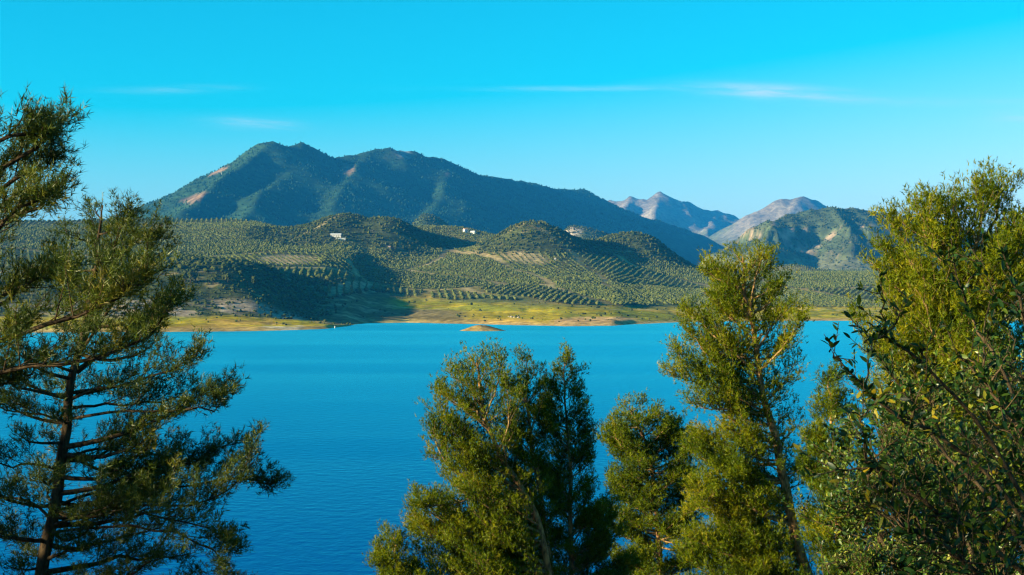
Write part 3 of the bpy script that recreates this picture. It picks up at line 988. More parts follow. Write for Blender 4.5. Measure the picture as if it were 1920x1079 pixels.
house('long white farmhouse with a row of windows on the slope below the wooded hill', 630, 444.5, 18, 8, 4.2, 'grey', 1.4, 6, 'farmhouse', 'farmhouse')
house('low white shed just below and right of the long farmhouse', 639, 450.5, 16, 6, 2.6, 'grey', 0.8, 4, 'shed', 'farm_shed')
house('bright white house on the saddle between the two wooded hills', 873, 436.5, 8, 8, 6.5, 'tile', 2.0, 3, rz=0.5)
house('grey white outbuilding right of the bright white house on the saddle', 887, 438.5, 9, 7, 4.2, 'grey', 1.5, 3, 'outbuilding', 'outbuilding', -0.4)
house('tiny white hut in the shade at the foot of the left wooded hill', 730, 466, 3.4, 3.4, 2.6, 'tile', 1.0, 2, 'hut', 'hut')
house('tiny white hut among the olive trees below the right wooded hill', 1041, 488, 2.8, 2.8, 3.2, 'tile', 0.8, 1, 'hut', 'hut', flat=True)

# pointed white tower on the flank of the mountain
i_ = np.argmin((CX + MX / MY * F - 414.5) ** 2 + (CY - (MZ - CAMZ) / MY * F - 337) ** 2 + np.where(MY > 6000, 1e6, 0))
tw = np.array([MX.flat[i_], MY.flat[i_], MZ.flat[i_]])
t_ = thing('tower', 'slim white pointed tower on the left flank of the mountain', 'tower', tuple(tw))
MB().lathe([(4.2, -4), (4.2, 3), (3.9, 3.2)], 8).build('base', MAT['white'], t_)
MB().lathe([(3.0, 3.0), (2.4, 12), (1.7, 19), (1.8, 19.6), (0.1, 19.7)], 8).build('shaft', MAT['white'], t_)
MB().lathe([(1.5, 19.7), (0.7, 24), (0.05, 29)], 8).build('spire', MAT['white'], t_)

# white marker post at the tip of the left shore
p = on_hill(628, 617)
t_ = thing('marker_post', 'small white marker post at the tip of the left shore', 'marker post', tuple(p))
MB().lathe([(0.75, -0.5), (0.75, 0.4), (0.6, 0.45)], 10).build('base', MAT['rock'], t_)
MB().lathe([(0.55, 0.4), (0.5, 2.2), (0.55, 2.3)], 10).build('post', MAT['white'], t_)
MB().lathe([(0.7, 2.3), (0.7, 2.45), (0.05, 2.9)], 10).build('cap', MAT['white'], t_)

for k, (px, py, r_, lb) in enumerate(((954, 594.5, 0.9, 'leftmost and smallest of the pale boulders on the yellow far shore'), (959, 595.5, 1.5, 'largest pale boulder on the yellow far shore'),
                                     (964.5, 596, 1.1, 'pale boulder right beside the largest one on the far shore'), (972, 596.5, 1.3, 'rightmost of the pale boulders on the far shore'))):
    V0, F0 = ico(1)
    V0 = V0 * (1 + 0.22 * RNG.uniform(-1, 1, (len(V0), 1))) * np.array([1.3, 1, 0.75]) * r_
    o = mesh_np('boulder', V0, [F0], MAT['rock'])
    o.location = on_hill(px, py) + np.array([0, 0, r_ * 0.3])
    tag(o, lb, 'boulder', 'pale boulders on the far shore')


def far_tree(label, px, py, w, h, mat='scrub', shape=1.0):
    p = on_hill(px, py)
    m_ = p[1] / F
    w, h = w * m_, h * m_
    t_ = thing('tree', label, 'tree', tuple(p), 'single trees on the slopes across the lake')
    tv, tq = tubes(np.array([[[0, 0, -0.8], [0.03 * h, 0, 0.25 * h], [0, 0.02 * h, 0.6 * h]]]), np.array([[0.05, 0.04, 0.02]]) * h, 6)
    mesh_np('trunk', tv, [tq], MAT['dark_bark'], True, t_)
    n = 34
    q = rand_unit(n) * (RNG.random((n, 1)) ** 0.4)
    q = q * np.array([0.42 * w, 0.42 * w, 0.33 * h]) + np.array([0, 0, 0.6 * h])
    q[:, :2] *= (1.15 - shape * 0.55 * (q[:, 2:3] / h - 0.3))
    rr = RNG.uniform(0.13, 0.24, n) * w
    v, f, ti = blobs(q - np.array([0, 0, 1]) * rr[:, None], rr, rr * 2, 0.3, 0, 0.0)
    mesh_np('crown', v, [f], MAT[mat], False, t_, attrs={'tint': ti})


for a in (('sunlit round tree beside the dark pair at the left end of the terrace', 347, 529, 14, 21), ('dark upright tree, left one of the close pair on the terrace', 357, 531, 11, 25), ('dark upright tree, right one of the close pair on the terrace', 366, 531, 11, 26),
          ('small rounded tree at the edge of the shade right of the dark pair', 400, 533, 12, 13), ('rounded sunlit tree at the top of the shaded ravine', 427, 530, 12, 17), ('small round bushy tree low on the dark terrace slope', 438, 550, 9, 13),
          ('lone tree catching the sun inside the shaded ravine', 476, 537, 11, 20), ('dark slim tree at the rim above the pale bluff near the ravine mouth', 548, 570, 9, 18), ('big round tree beside the tiny hut at the hill foot', 743, 468, 12, 15),
          ('tall tree at the lower rim above the pale rock bank on the left', 339, 560, 10, 14)):
    far_tree(*a)

# ------------------------------------------------------------------ near bank under the viewpoint
def bank_z(X, Y):
    return 38.3 - 0.285 * np.maximum(Y, -20) - 4e-4 * np.maximum(Y, 0) ** 2 * 0 + 0.5 * fbm(X / 9, Y / 9, 4, 400) - 0.02 * np.maximum(X, -40)


bx, by = np.linspace(-160, 160, 110), np.linspace(-60, 170, 90)
BX, BY = np.meshgrid(bx, by)
BZ = np.maximum(bank_z(BX, BY), -9.5)
bc = np.array([0.13, 0.10, 0.05]) + (np.array([0.06, 0.05, 0.0]) * fbm(BX / 5, BY / 5, 4, 410)[..., None])
tag(mesh_np('bank', np.stack([BX, BY, BZ], -1).reshape(-1, 3), [grid_faces(90, 110)], MAT['bank'], True, attrs={'cover': np.clip(bc, 0.02, 1).reshape(-1, 3)}), kind='structure')


# ------------------------------------------------------------------ foreground pines
UP = np.array([0, 0, 1.0])


def shoots_of(paths, L, step, s0):
    """points and directions along a batch of paths (m, k, 3), roughly one per step"""
    m_, k, _ = paths.shape
    cnt = np.maximum(2, (L * (1 - s0) / step).astype(int))
    own = np.repeat(np.arange(m_), cnt)
    t_ = s0 + (1 - s0) * RNG.random(len(own)) ** 0.85
    x = t_ * (k - 1)
    i = np.minimum(x.astype(int), k - 2)
    fr = (x - i)[:, None]
    p = paths[own, i] * (1 - fr) + paths[own, i + 1] * fr
    d = unit(paths[own, i + 1] - paths[own, i])
    return p, d, own


def needles(p, d, ln, K, nl, nw, spread):
    """needle brushes: K slivers round each shoot starting at p along d"""
    n = len(p)
    t_ = RNG.random((n, K)) ** 0.8
    b = p[:, None] + d[:, None] * (ln[:, None] * t_)[..., None]
    nd = unit(d[:, None] * RNG.uniform(0.5, 1.1, (n, K, 1)) + spread * unit(RNG.normal(size=(n, K, 3))))
    side = unit(np.cross(nd, RNG.normal(size=(n, K, 3))))
    l_ = nl * RNG.uniform(0.7, 1.25, (n, K, 1))
    w_ = nw * RNG.uniform(0.7, 1.3, (n, K, 1))
    a, c, e = b - side * w_ * 0.5, b + side * w_ * 0.5, b + nd * l_
    v = np.stack([a, c, e], 2).reshape(-1, 3)
    f = np.arange(n * K * 3).reshape(-1, 3)
    return v, f, n * K * 3


def pine(label, Y, trunk, r0, env, n_prim, shoot=0.13, n_shoots=8000, K=6, nl=0.115, nw=0.023, upb=0.7, scat=0.09, limbs=(), mat='needles', bark='bark', depth=0.9, sec=0.18, bare_to=None,
         up=(0.35, 1.0), tops=(), zoff=0.0, spread=0.75, sec_len=0.55, tint_shift=0.0, sec_min=(0.22, 0.5), front=1.0):
    """trunk: (px, py[, dY]) from the ground up; env: (py, left px, right px) outline of the crown; limbs: explicit branches [(px, py, dY) ...]; tops: extra leaders"""
    tp = np.array([P(q[0], q[1], Y + (q[2] if len(q) > 2 else 0)) for q in trunk])
    gz = float(bank_z(np.array(tp[0, 0]), np.array(tp[0, 1])))
    root = np.array([tp[0, 0], tp[0, 1], gz - 0.3])
    base = root.copy()
    TL = respline(np.vstack([root, tp[tp[:, 2] > gz + 1.0]]), 60)
    wob = np.stack([fbm(np.arange(60) / 7.0, np.full(60, Y * 1.0), 3, 500), fbm(np.arange(60) / 7.0, np.full(60, Y + 50.0), 3, 501), np.zeros(60)], 1)
    TL = TL + wob * 0.10 * np.minimum(np.arange(60) / 10.0, 1)[:, None]
    s_ = np.linspace(0, 1, 60)
    TR = r0 * (1 - s_) ** 0.8 + 0.012
    root_o = thing('pine_tree', label, 'pine tree', tuple(base))

    def local(v):
        return v - base
    v, q = tubes(TL[None], TR[None], 9)
    mesh_np('trunk', local(v), [q], MAT[bark], True, root_o)

    def trunk_at(z):
        return np.array([np.interp(z, TL[:, 2], TL[:, i]) for i in range(3)]), float(np.interp(z, TL[:, 2], TR))
    ez = np.array([CAMZ + (CY - e[0]) / F * Y for e in env])[::-1]
    eL = np.array([(e[1] - CX) / F * Y for e in env])[::-1]
    eR = np.array([(e[2] - CX) / F * Y for e in env])[::-1]
    ztop, zbot = ez[-1], ez[0]
    prim = []
    # procedural limbs: whorls spiralling up the stem, each reaching the outline of the crown
    hs = np.sort(RNG.random(n_prim)) * 0.98 + 0.01
    wts = np.interp(np.linspace(0, 1, 200), (ez - zbot) / (ztop - zbot), eR - eL) + 0.6 * (eR - eL).max()
    cdf = np.cumsum(wts) / wts.sum()
    for i, h in enumerate(hs):
        zt = zbot + (ztop - zbot) * float(np.interp((i + RNG.random()) / n_prim, cdf, np.linspace(0, 1, 200)))
        ang = i * 2.39996 + RNG.normal(0, 0.35)
        l_, r_ = np.interp(zt, ez, eL), np.interp(zt, ez, eR)
        c_, rel = trunk_at(zt)[0], (zt - zbot) / (ztop - zbot)
        hw = 0.5 * (r_ - l_)
        ctr = np.array([0.5 * (l_ + r_), c_[1], zt])
        frac = RNG.uniform(0.72, 1.03) if i % 3 else RNG.uniform(0.35, 0.75)
        tip = ctr + np.array([math.cos(ang) * hw, math.sin(ang) * hw * depth * (front if math.sin(ang) < 0 else 1.0), 0]) * frac
        reach = np.linalg.norm((tip - c_)[:2])
        rise = reach * RNG.uniform(*up) * (0.45 + 0.8 * rel)
        z0 = max(zt - rise, zbot - 1.2, TL[0, 2] + 1.5)
        st, rr_ = trunk_at(min(z0, TL[-3, 2]))
        midp = st * 0.45 + tip * 0.55 - UP * 0.16 * reach + RNG.normal(0, 0.05, 3) * reach
        prim.append((bez(st, midp, tip, 9), rr_))
    for lm in limbs:
        w = np.array([P(q[0], q[1], Y + q[2]) for q in lm])
        prim.append((respline(w, 12), 0.35 * r0))
    for lm in tops:
        w = np.array([P(q[0], q[1], Y + (q[2] if len(q) > 2 else 0)) for q in lm])
        prim.append((respline(w, 12), 0.5 * r0))
    SP, SD, SLn = [], [], []
    for path, rr_ in prim:
        k = len(path)
        L = float(np.linalg.norm(np.diff(path, axis=0), axis=1).sum())
        path = path + 0.055 * min(L, 3) * np.sin(np.linspace(0, 3.1, k))[:, None] * RNG.normal(size=(1, 3)) + RNG.normal(0, 0.017 * min(L, 3), path.shape) * np.linspace(0, 1, k)[:, None]
        r1 = min(rr_ * 0.55, 0.012 + 0.016 * L)
        tv, tq = tubes(path[None], (r1 * (1 - np.linspace(0, 1, k)) ** 0.9 + 0.006)[None], 5)
        # side branches
        ns = max(3, int(L / sec))
        ts = np.linspace(0.22, 0.99, ns) + RNG.normal(0, 0.02, ns)
        ts = np.clip(ts, 0.15, 0.995)
        x = ts * (k - 1)
        ii = np.minimum(x.astype(int), k - 2)
        pp = path[ii] * (1 - (x - ii)[:, None]) + path[ii + 1] * (x - ii)[:, None]
        T = unit(path[ii + 1] - path[ii])
        sd = unit(np.cross(T, UP) + RNG.normal(0, 0.25, T.shape)) * np.where(np.arange(ns) % 2, 1, -1)[:, None]
        dd = unit(T * RNG.uniform(0.5, 1.0, (ns, 1)) + sd * RNG.uniform(0.5, 1.0, (ns, 1)) + UP * RNG.uniform(0.0, 0.55, (ns, 1)))
        ln = (sec_len * L * (1 - ts) * RNG.uniform(0.5, 1.0, ns) + RNG.uniform(*sec_min, ns)).clip(0.2, 1.5)
        t5 = np.linspace(0, 1, 5)[None, :, None]
        sp = pp[:, None] + dd[:, None] * ln[:, None, None] * t5 + UP * (ln[:, None, None] * 0.22) * t5 ** 2 + RNG.normal(0, 0.02, (ns, 5, 3)) * t5
        sv, sq = tubes(sp[:, ::2], np.linspace(1, 0.35, 3)[None] * np.minimum(0.011, 0.004 + 0.008 * ln)[:, None], 3)
        mesh_np('branch', local(np.concatenate([tv, sv])), [np.concatenate([tq, sq + len(tv)])], MAT['twig' if bark == 'bark' else 'dark_bark'], True, root_o)
        SP.append(sp)
        SLn.append(ln)
        # the limb's own end carries shoots too
        e5 = respline(path[int(k * 0.5):], 5)
        SP.append(e5[None])
        SLn.append(np.array([0.5 * L]))
    SP, SLn = np.concatenate(SP), np.concatenate(SLn)
    p, d, own = shoots_of(SP, SLn, 0.85 * SLn.sum() / (n_shoots * 1.5), 0.15)
    n_out = RNG.normal(0, scat, p.shape)
    p = p + n_out
    d = unit(d * 0.6 + 0.55 * rand_unit(len(d)) + UP * upb + unit(n_out) * 0.35)
    ln = shoot * RNG.uniform(0.6, 1.3, len(p))
    v, f, _ = needles(p, d, ln, K, nl, nw, spread)
    tint = np.clip(RNG.random(len(SP))[own] * 0.4 + RNG.random(len(p)) * 0.5 + 0.35 * fbm(p[:, 0] * 1.1 + p[:, 1], p[:, 2] * 1.1, 3, 640) + tint_shift + 0.04, 0, 1)
    cr = mesh_np('crown', local(v), [f], MAT[mat], False, root_o, attrs={'tint': np.repeat(tint, K * 3)})
    return root_o, len(f)


TRI = 0
# pine just outside the left edge: only its limbs reach into the picture
_, n = pine('pine at the left edge whose needle sprays hang in against the sky', 16.5,
     ((-330, 1500), (-320, 900), (-300, 600), (-285, 300), (-275, 170)), 0.19,
     ((170, -330, -250), (210, -430, -200), (250, -520, -160), (400, -560, -120), (520, -560, -70), (640, -540, -60), (740, -480, -90)), 16,
     limbs=(((-280, 460, 0), (-140, 370, .2), (20, 262, .3), (78, 250, .3), (106, 215, .3)), ((-280, 420, 0), (-120, 330, -.4), (0, 240, -.5), (65, 240, -.5), (100, 262, -.5)),
            ((-285, 520, 0), (-130, 430, 0.5), (10, 330, .7), (75, 300, .7), (95, 285, .7)), ((-290, 560, 0), (-120, 500, 0), (10, 425, -.2), (80, 385, -.3), (108, 372, -.3)),
            ((-290, 590, 0), (-120, 560, -.5), (0, 480, -.9), (60, 405, -1), (105, 372, -1)), ((-280, 350, 0), (-150, 280, 0), (-80, 275, 0), (-30, 250, 0), (-20, 238, 0)),
            ((-290, 640, 0), (-150, 600, .4), (-20, 545, .5), (60, 505, .5), (100, 470, .5)), ((-285, 480, 0), (-150, 420, .9), (-20, 360, 1.2), (30, 300, 1.2), (60, 240, 1.2)),
            ((-300, 660, 0), (-150, 640, -.3), (0, 560, -.5), (70, 520, -.5), (130, 505, -.5)),
            ((-310, 760, 0), (-150, 715, -.2), (0, 690, -.4), (120, 674, -.6), (235, 655, -.7), (300, 615, -.7), (330, 575, -.7)),
            ((-310, 740, 0), (-150, 700, -.2), (40, 650, -.6), (150, 620, -.9), (240, 570, -1), (270, 520, -1)),
            ((-310, 860, 0), (-160, 800, 0), (-40, 770, 0), (30, 735, 0), (60, 700, 0))),
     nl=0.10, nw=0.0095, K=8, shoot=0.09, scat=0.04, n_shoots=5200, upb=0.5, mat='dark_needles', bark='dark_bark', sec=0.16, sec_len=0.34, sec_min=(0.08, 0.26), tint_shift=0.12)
TRI += n
# the open-branched pine on the left
_, n = pine('open dark pine on the left with bare leaning trunk and long limbs over water', 28.0,
     ((50, 1300), (75, 1079), (97, 960), (116, 850), (132, 760), (150, 660), (170, 560), (186, 470), (195, 385)), 0.14,
     ((385, 160, 215), (420, 120, 262), (460, 95, 288), (520, 60, 285), (570, 40, 310), (640, 10, 330), (680, -20, 345), (740, -40, 360), (800, -50, 350), (870, -60, 370), (940, -60, 390), (1010, -60, 400), (1100, -60, 410), (1180, -60, 400)), 62,
     limbs=(((142, 735, 0), (215, 728, -.3), (290, 708, -.6), (345, 685, -.7), (380, 652, -.8)), ((138, 765, 0), (190, 757, .4), (280, 752, .6), (370, 745, .6), (428, 722, .6)),
            ((136, 785, 0), (210, 778, -.2), (310, 780, -.4), (385, 772, -.5), (415, 742, -.5)), ((118, 862, 0), (180, 855, .2), (270, 866, .5), (350, 880, .6), (400, 860, .6)),
            ((104, 958, 0), (165, 925, -.1), (260, 915, -.3), (370, 913, -.5), (445, 880, -.6), (482, 825, -.6)), ((104, 950, 0), (180, 922, .3), (290, 918, .5), (400, 905, .7), (470, 905, .8), (513, 912, .8)),
            ((100, 985, 0), (170, 965, -.5), (260, 960, -.8), (350, 975, -1), (420, 1000, -1), (440, 1030, -1)), ((118, 850, 0), (190, 870, .7), (260, 890, 1), (380, 850, 1.2), (470, 815, 1.2)),
            ((95, 1000, 0), (180, 1010, -.7), (290, 1030, -1.1), (390, 1060, -1.3), (430, 1085, -1.3)), ((128, 800, 0), (90, 775, 0), (30, 770, .2), (-40, 740, .2)),
            ((110, 880, 0), (60, 860, -.4), (10, 862, -.6), (-50, 830, -.6)), ((92, 970, 0), (40, 945, .2), (-20, 940, .3), (-70, 910, .3)),
            ((145, 700, 0), (200, 660, .4), (260, 620, .6), (310, 590, .6), (325, 560, .6)), ((152, 660, 0), (210, 600, -.5), (255, 540, -.8), (280, 480, -.8), (285, 440, -.8))),
     tops=(((150, 660), (160, 560, .5), (165, 480, .7), (165, 395, .8)), ((160, 600), (205, 520, -.5), (235, 440, -.7), (250, 400, -.7))),
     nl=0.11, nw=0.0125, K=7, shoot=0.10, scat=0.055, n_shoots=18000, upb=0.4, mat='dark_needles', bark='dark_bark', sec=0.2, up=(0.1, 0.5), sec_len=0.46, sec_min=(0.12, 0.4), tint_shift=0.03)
TRI += n
# the three-topped clump in the middle
_, n = pine('broad bushy pine left of centre with many upright tops against the lake', 55.0,
     ((1040, 1200), (1018, 1010), (975, 910), (930, 840), (905, 770), (895, 700), (893, 665)), 0.15,
     ((655, 868, 912), (680, 850, 930), (712, 830, 950), (745, 805, 962), (785, 796, 972), (830, 800, 985), (880, 800, 995), (930, 770, 1002), (980, 738, 1010), (1020, 750, 1015), (1080, 775, 1020), (1140, 780, 1020)), 90,
     tops=(((905, 800), (915, 745, -.5), (928, 700, -.6), (930, 668, -.6)), ((890, 850), (850, 800, .5), (832, 760, .7), (828, 725, .7)), ((900, 790), (880, 730, .4), (870, 690, .5)), ((930, 860), (950, 800, -.8), (955, 750, -1), (955, 715, -1)), ((880, 900), (840, 870, -.4), (822, 830, -.6), (815, 795, -.6)), ((940, 900), (860, 950, -.6), (800, 960, -.9), (770, 950, -1)), ((985, 930), (900, 990, .6), (820, 1010, .9), (775, 1000, 1))),
     up=(0.4, 1.2), n_shoots=30000, front=0.75, nw=0.025)
TRI += n
_, n = pine('slim upright pine between the two broader crowns in the middle', 56.0,
     ((1050, 1200), (1012, 930), (998, 850), (990, 760), (985, 675)), 0.12,
     ((672, 975, 995), (700, 960, 1010), (745, 946, 1024), (800, 940, 1035), (880, 930, 1045), (960, 925, 1055), (1040, 925, 1060), (1140, 930, 1070)), 60, up=(0.7, 1.5), tint_shift=-0.03, n_shoots=15000, front=0.7)
TRI += n
_, n = pine('pointed dark pine with a thin pale stem right of centre', 57.0,
     ((1072, 1200), (1068, 980), (1066, 880), (1060, 780), (1055, 668)), 0.12,
     ((662, 1043, 1064), (695, 1030, 1080), (738, 1012, 1100), (780, 1005, 1110), (830, 1000, 1122), (880, 1000, 1138), (940, 1005, 1165), (1000, 1010, 1180), (1080, 1010, 1190), (1140, 1010, 1170)), 72, up=(0.6, 1.4), tint_shift=-0.12, n_shoots=17000, front=0.4)
TRI += n
_, n = pine('low round young pine at the foot of the bushy pine beside the water', 54.0,
     ((820, 1300), (775, 1150), (748, 1070), (735, 1000)), 0.09,
     ((998, 727, 742), (1020, 708, 768), (1045, 698, 790), (1075, 700, 812), (1110, 695, 830), (1150, 700, 835)), 26, tint_shift=-0.04, n_shoots=5000)
TRI += n
_, n = pine('rounded pine with two low tops filling the gap right of the pointed pine', 66.0,
     ((1250, 1200), (1232, 960), (1220, 860), (1195, 800), (1180, 760)), 0.13,
     ((752, 1150, 1208), (772, 1132, 1272), (800, 1122, 1308), (850, 1122, 1322), (900, 1126, 1330), (960, 1130, 1336), (1040, 1130, 1340), (1130, 1130, 1340)), 95,
     tops=(((1222, 880), (1240, 830, .5), (1250, 785, .6)), ((1215, 870), (1160, 830, -.5), (1146, 790, -.7)), ((1225, 900), (1285, 860, -.5), (1300, 815, -.7)), ((1225, 930), (1280, 920, .7), (1312, 880, .9)), ((1228, 960), (1170, 930, .6), (1140, 890, .8))), nw=0.030, upb=0.45, up=(0.15, 0.8), tint_shift=-0.06, n_shoots=24000, front=0.85)
TRI += n
# the tall pine with the orange leaning trunk
_, n = pine('tall sunlit pine with a leaning orange trunk in front of the right shore', 48.0,
     ((1545, 1200), (1500, 1030), (1478, 940), (1462, 870), (1446, 800), (1430, 730), (1412, 640), (1402, 560), (1397, 520), (1393, 480)), 0.2,
     ((472, 1376, 1420), (490, 1338, 1450), (510, 1306, 1472), (540, 1288, 1488), (580, 1276, 1496), (615, 1284, 1500), (650, 1298, 1504), (690, 1285, 1500), (730, 1290, 1490), (765, 1350, 1490), (795, 1320, 1515), (830, 1285, 1530), (890, 1285, 1540), (960, 1275, 1550), (1040, 1262, 1560), (1110, 1260, 1565)), 125,
     limbs=(((1420, 760, 0), (1370, 745, -.3), (1320, 725, -.5), (1285, 712, -.6), (1258, 702, -.6)), ((1415, 720, 0), (1365, 705, .3), (1315, 690, .5), (1285, 672, .6), (1268, 655, .6)),
            ((1425, 775, 0), (1380, 765, -.5), (1330, 762, -.8), (1295, 752, -.8)), ((1420, 700, 0), (1460, 660, -.4), (1490, 620, -.6), (1502, 592, -.6)),
            ((1470, 900, 0), (1400, 905, -.4), (1340, 925, -.8), (1295, 960, -.9)), ((1455, 840, 0), (1400, 840, .5), (1340, 838, .8), (1300, 830, .8))),
     tops=(((1405, 600), (1370, 545, .4), (1340, 520, .6), (1330, 500, .6)), ((1405, 590), (1430, 530, -.3), (1438, 500, -.4), (1436, 482, -.4))), up=(0.3, 1.0), upb=0.55, front=0.3, tint_shift=0.12, n_shoots=31000)
TRI += n
_, n = pine('thin young pine with a straight orange stem behind the broad-leaved branches', 45.0,
     ((1585, 1250), (1574, 1000), (1566, 860), (1560, 770), (1555, 705)), 0.10,
     ((702, 1546, 1564), (735, 1528, 1582), (790, 1512, 1602), (850, 1505, 1620), (910, 1500, 1635), (980, 1500, 1645), (1060, 1510, 1650), (1130, 1510, 1650)), 56, tint_shift=-0.02, n_shoots=10000)
TRI += n
# the big pine on the right
_, n = pine('large yellow green pine on the right whose many tops stand against the sky', 36.0,
     ((1850, 1350), (1835, 1050), (1822, 850), (1812, 650), (1800, 490), (1790, 385)), 0.2,
     ((372, 1755, 1872), (392, 1703, 1908), (420, 1668, 1932), (455, 1640, 1947), (490, 1622, 1955), (540, 1608, 1960), (580, 1592, 1965), (630, 1592, 1970), (690, 1615, 1975), (760, 1650, 1985), (860, 1650, 1990), (980, 1645, 1990), (1100, 1640, 1990)), 165,
     tops=(((1805, 560), (1832, 440, -.4), (1838, 400, -.5), (1836, 360, -.5)), ((1806, 540), (1860, 440, .2), (1874, 400, .3), (1876, 358, .3)), ((1800, 520), (1770, 430, .3), (1756, 405, .4), (1752, 375, .4)),
           ((1800, 540), (1745, 450, -.3), (1726, 410, -.5), (1722, 382, -.5)), ((1806, 600), (1890, 500, -.2), (1908, 450, -.3), (1912, 412, -.3)), ((1800, 600), (1710, 500, .2), (1688, 450, .4), (1680, 420, .4))),
     nw=0.021, up=(0.5, 1.3), tint_shift=0.14, n_shoots=40000)
TRI += n
# two more pines of the same wood beyond the left edge; they shade the open pine
for (sx_, ly_, w0, top, low, ns_, lb) in ((-25.0, 21.0, 2.9, 43.5, 34.0, 5500, 'broad pine standing beyond the left edge that shades the open pine'), (-23.0, 26.0, 2.6, 42.0, 33.0, 5000, 'second broad pine beyond the left edge, farther from the viewpoint'),
                                          (-5.6, 3.9, 1.5, 42.3, 39.0, 2600, 'unseen young pine added left of the viewpoint to shade the broad-leaved tree')):  # last one: unseen, added to throw shade on the broad-leaved tree
    lx_ = CX + sx_ / ly_ * F
    z_ = lambda z: CY - (z - CAMZ) / ly_ * F
    w_ = w0 / ly_ * F
    hh = top - low
    _, n = pine(lb, ly_, ((lx_, z_(low - 3)), (lx_ + 0.02 * w_, z_(low)), (lx_, z_(low + 0.5 * hh)), (lx_, z_(top))), 0.05 + 0.05 * w0,
         ((z_(top - 0.02 * hh), lx_ - 0.1 * w_, lx_ + 0.1 * w_), (z_(top - 0.15 * hh), lx_ - w_ * 0.6, lx_ + w_ * 0.6), (z_(top - 0.4 * hh), lx_ - w_, lx_ + w_), (z_(low + 0.25 * hh), lx_ - w_ * 1.1, lx_ + w_ * 1.1), (z_(low), lx_ - w_ * 0.8, lx_ + w_ * 0.8)), 40,
         n_shoots=ns_, nw=0.11 if w0 > 2 else 0.016, K=4)
    TRI += n
print('pine needles', TRI)


# ------------------------------------------------------------------ broad-leaved tree close by on the right
def leaf_shape(wid=0.32, fold=0.18, curl=0.12):
    """one pointed leaf of length 1 along +X with a folded midrib: 8 triangles' worth of quads"""
    xs = np.array([0.0, 0.22, 0.5, 0.78, 1.0])
    ws = np.array([0.02, 0.8, 1.0, 0.65, 0.0]) * wid * 0.5
    v = []
    for x, w_ in zip(xs, ws):
        z = -curl * x * x
        v += [(x, -w_, z + fold * w_), (x, 0, z), (x, w_, z + fold * w_)]
    f = []
    for i in range(4):
        a = i * 3
        f += [(a, a + 1, a + 4, a + 3), (a + 1, a + 2, a + 5, a + 4)]
    return np.array(v, float), np.array(f)


def leaf_frames(d, roll):
    x = unit(d)
    y = unit(np.cross(np.broadcast_to(UP, x.shape), x) + 1e-6)
    z = np.cross(x, y)
    c, s2 = np.cos(roll)[:, None], np.sin(roll)[:, None]
    return x, y * c + z * s2, z * c - y * s2


def leaves_mesh(p, d, ln, roll, V0, F0):
    x, y, z = leaf_frames(d, roll)
    v = p[:, None] + (x[:, None] * V0[None, :, :1] + y[:, None] * V0[None, :, 1:2] + z[:, None] * V0[None, :, 2:3]) * ln[:, None, None]
    f = (F0[None] + (np.arange(len(p)) * len(V0))[:, None, None]).reshape(-1, F0.shape[1])
    return v.reshape(-1, 3), f


def small_leaf(wid):
    v = np.array([[0, 0, 0], [0.45, -wid * 0.5, 0.04], [1, 0, -0.08], [0.45, wid * 0.5, 0.04]], float)
    return v, np.array([[0, 1, 2], [0, 2, 3]])


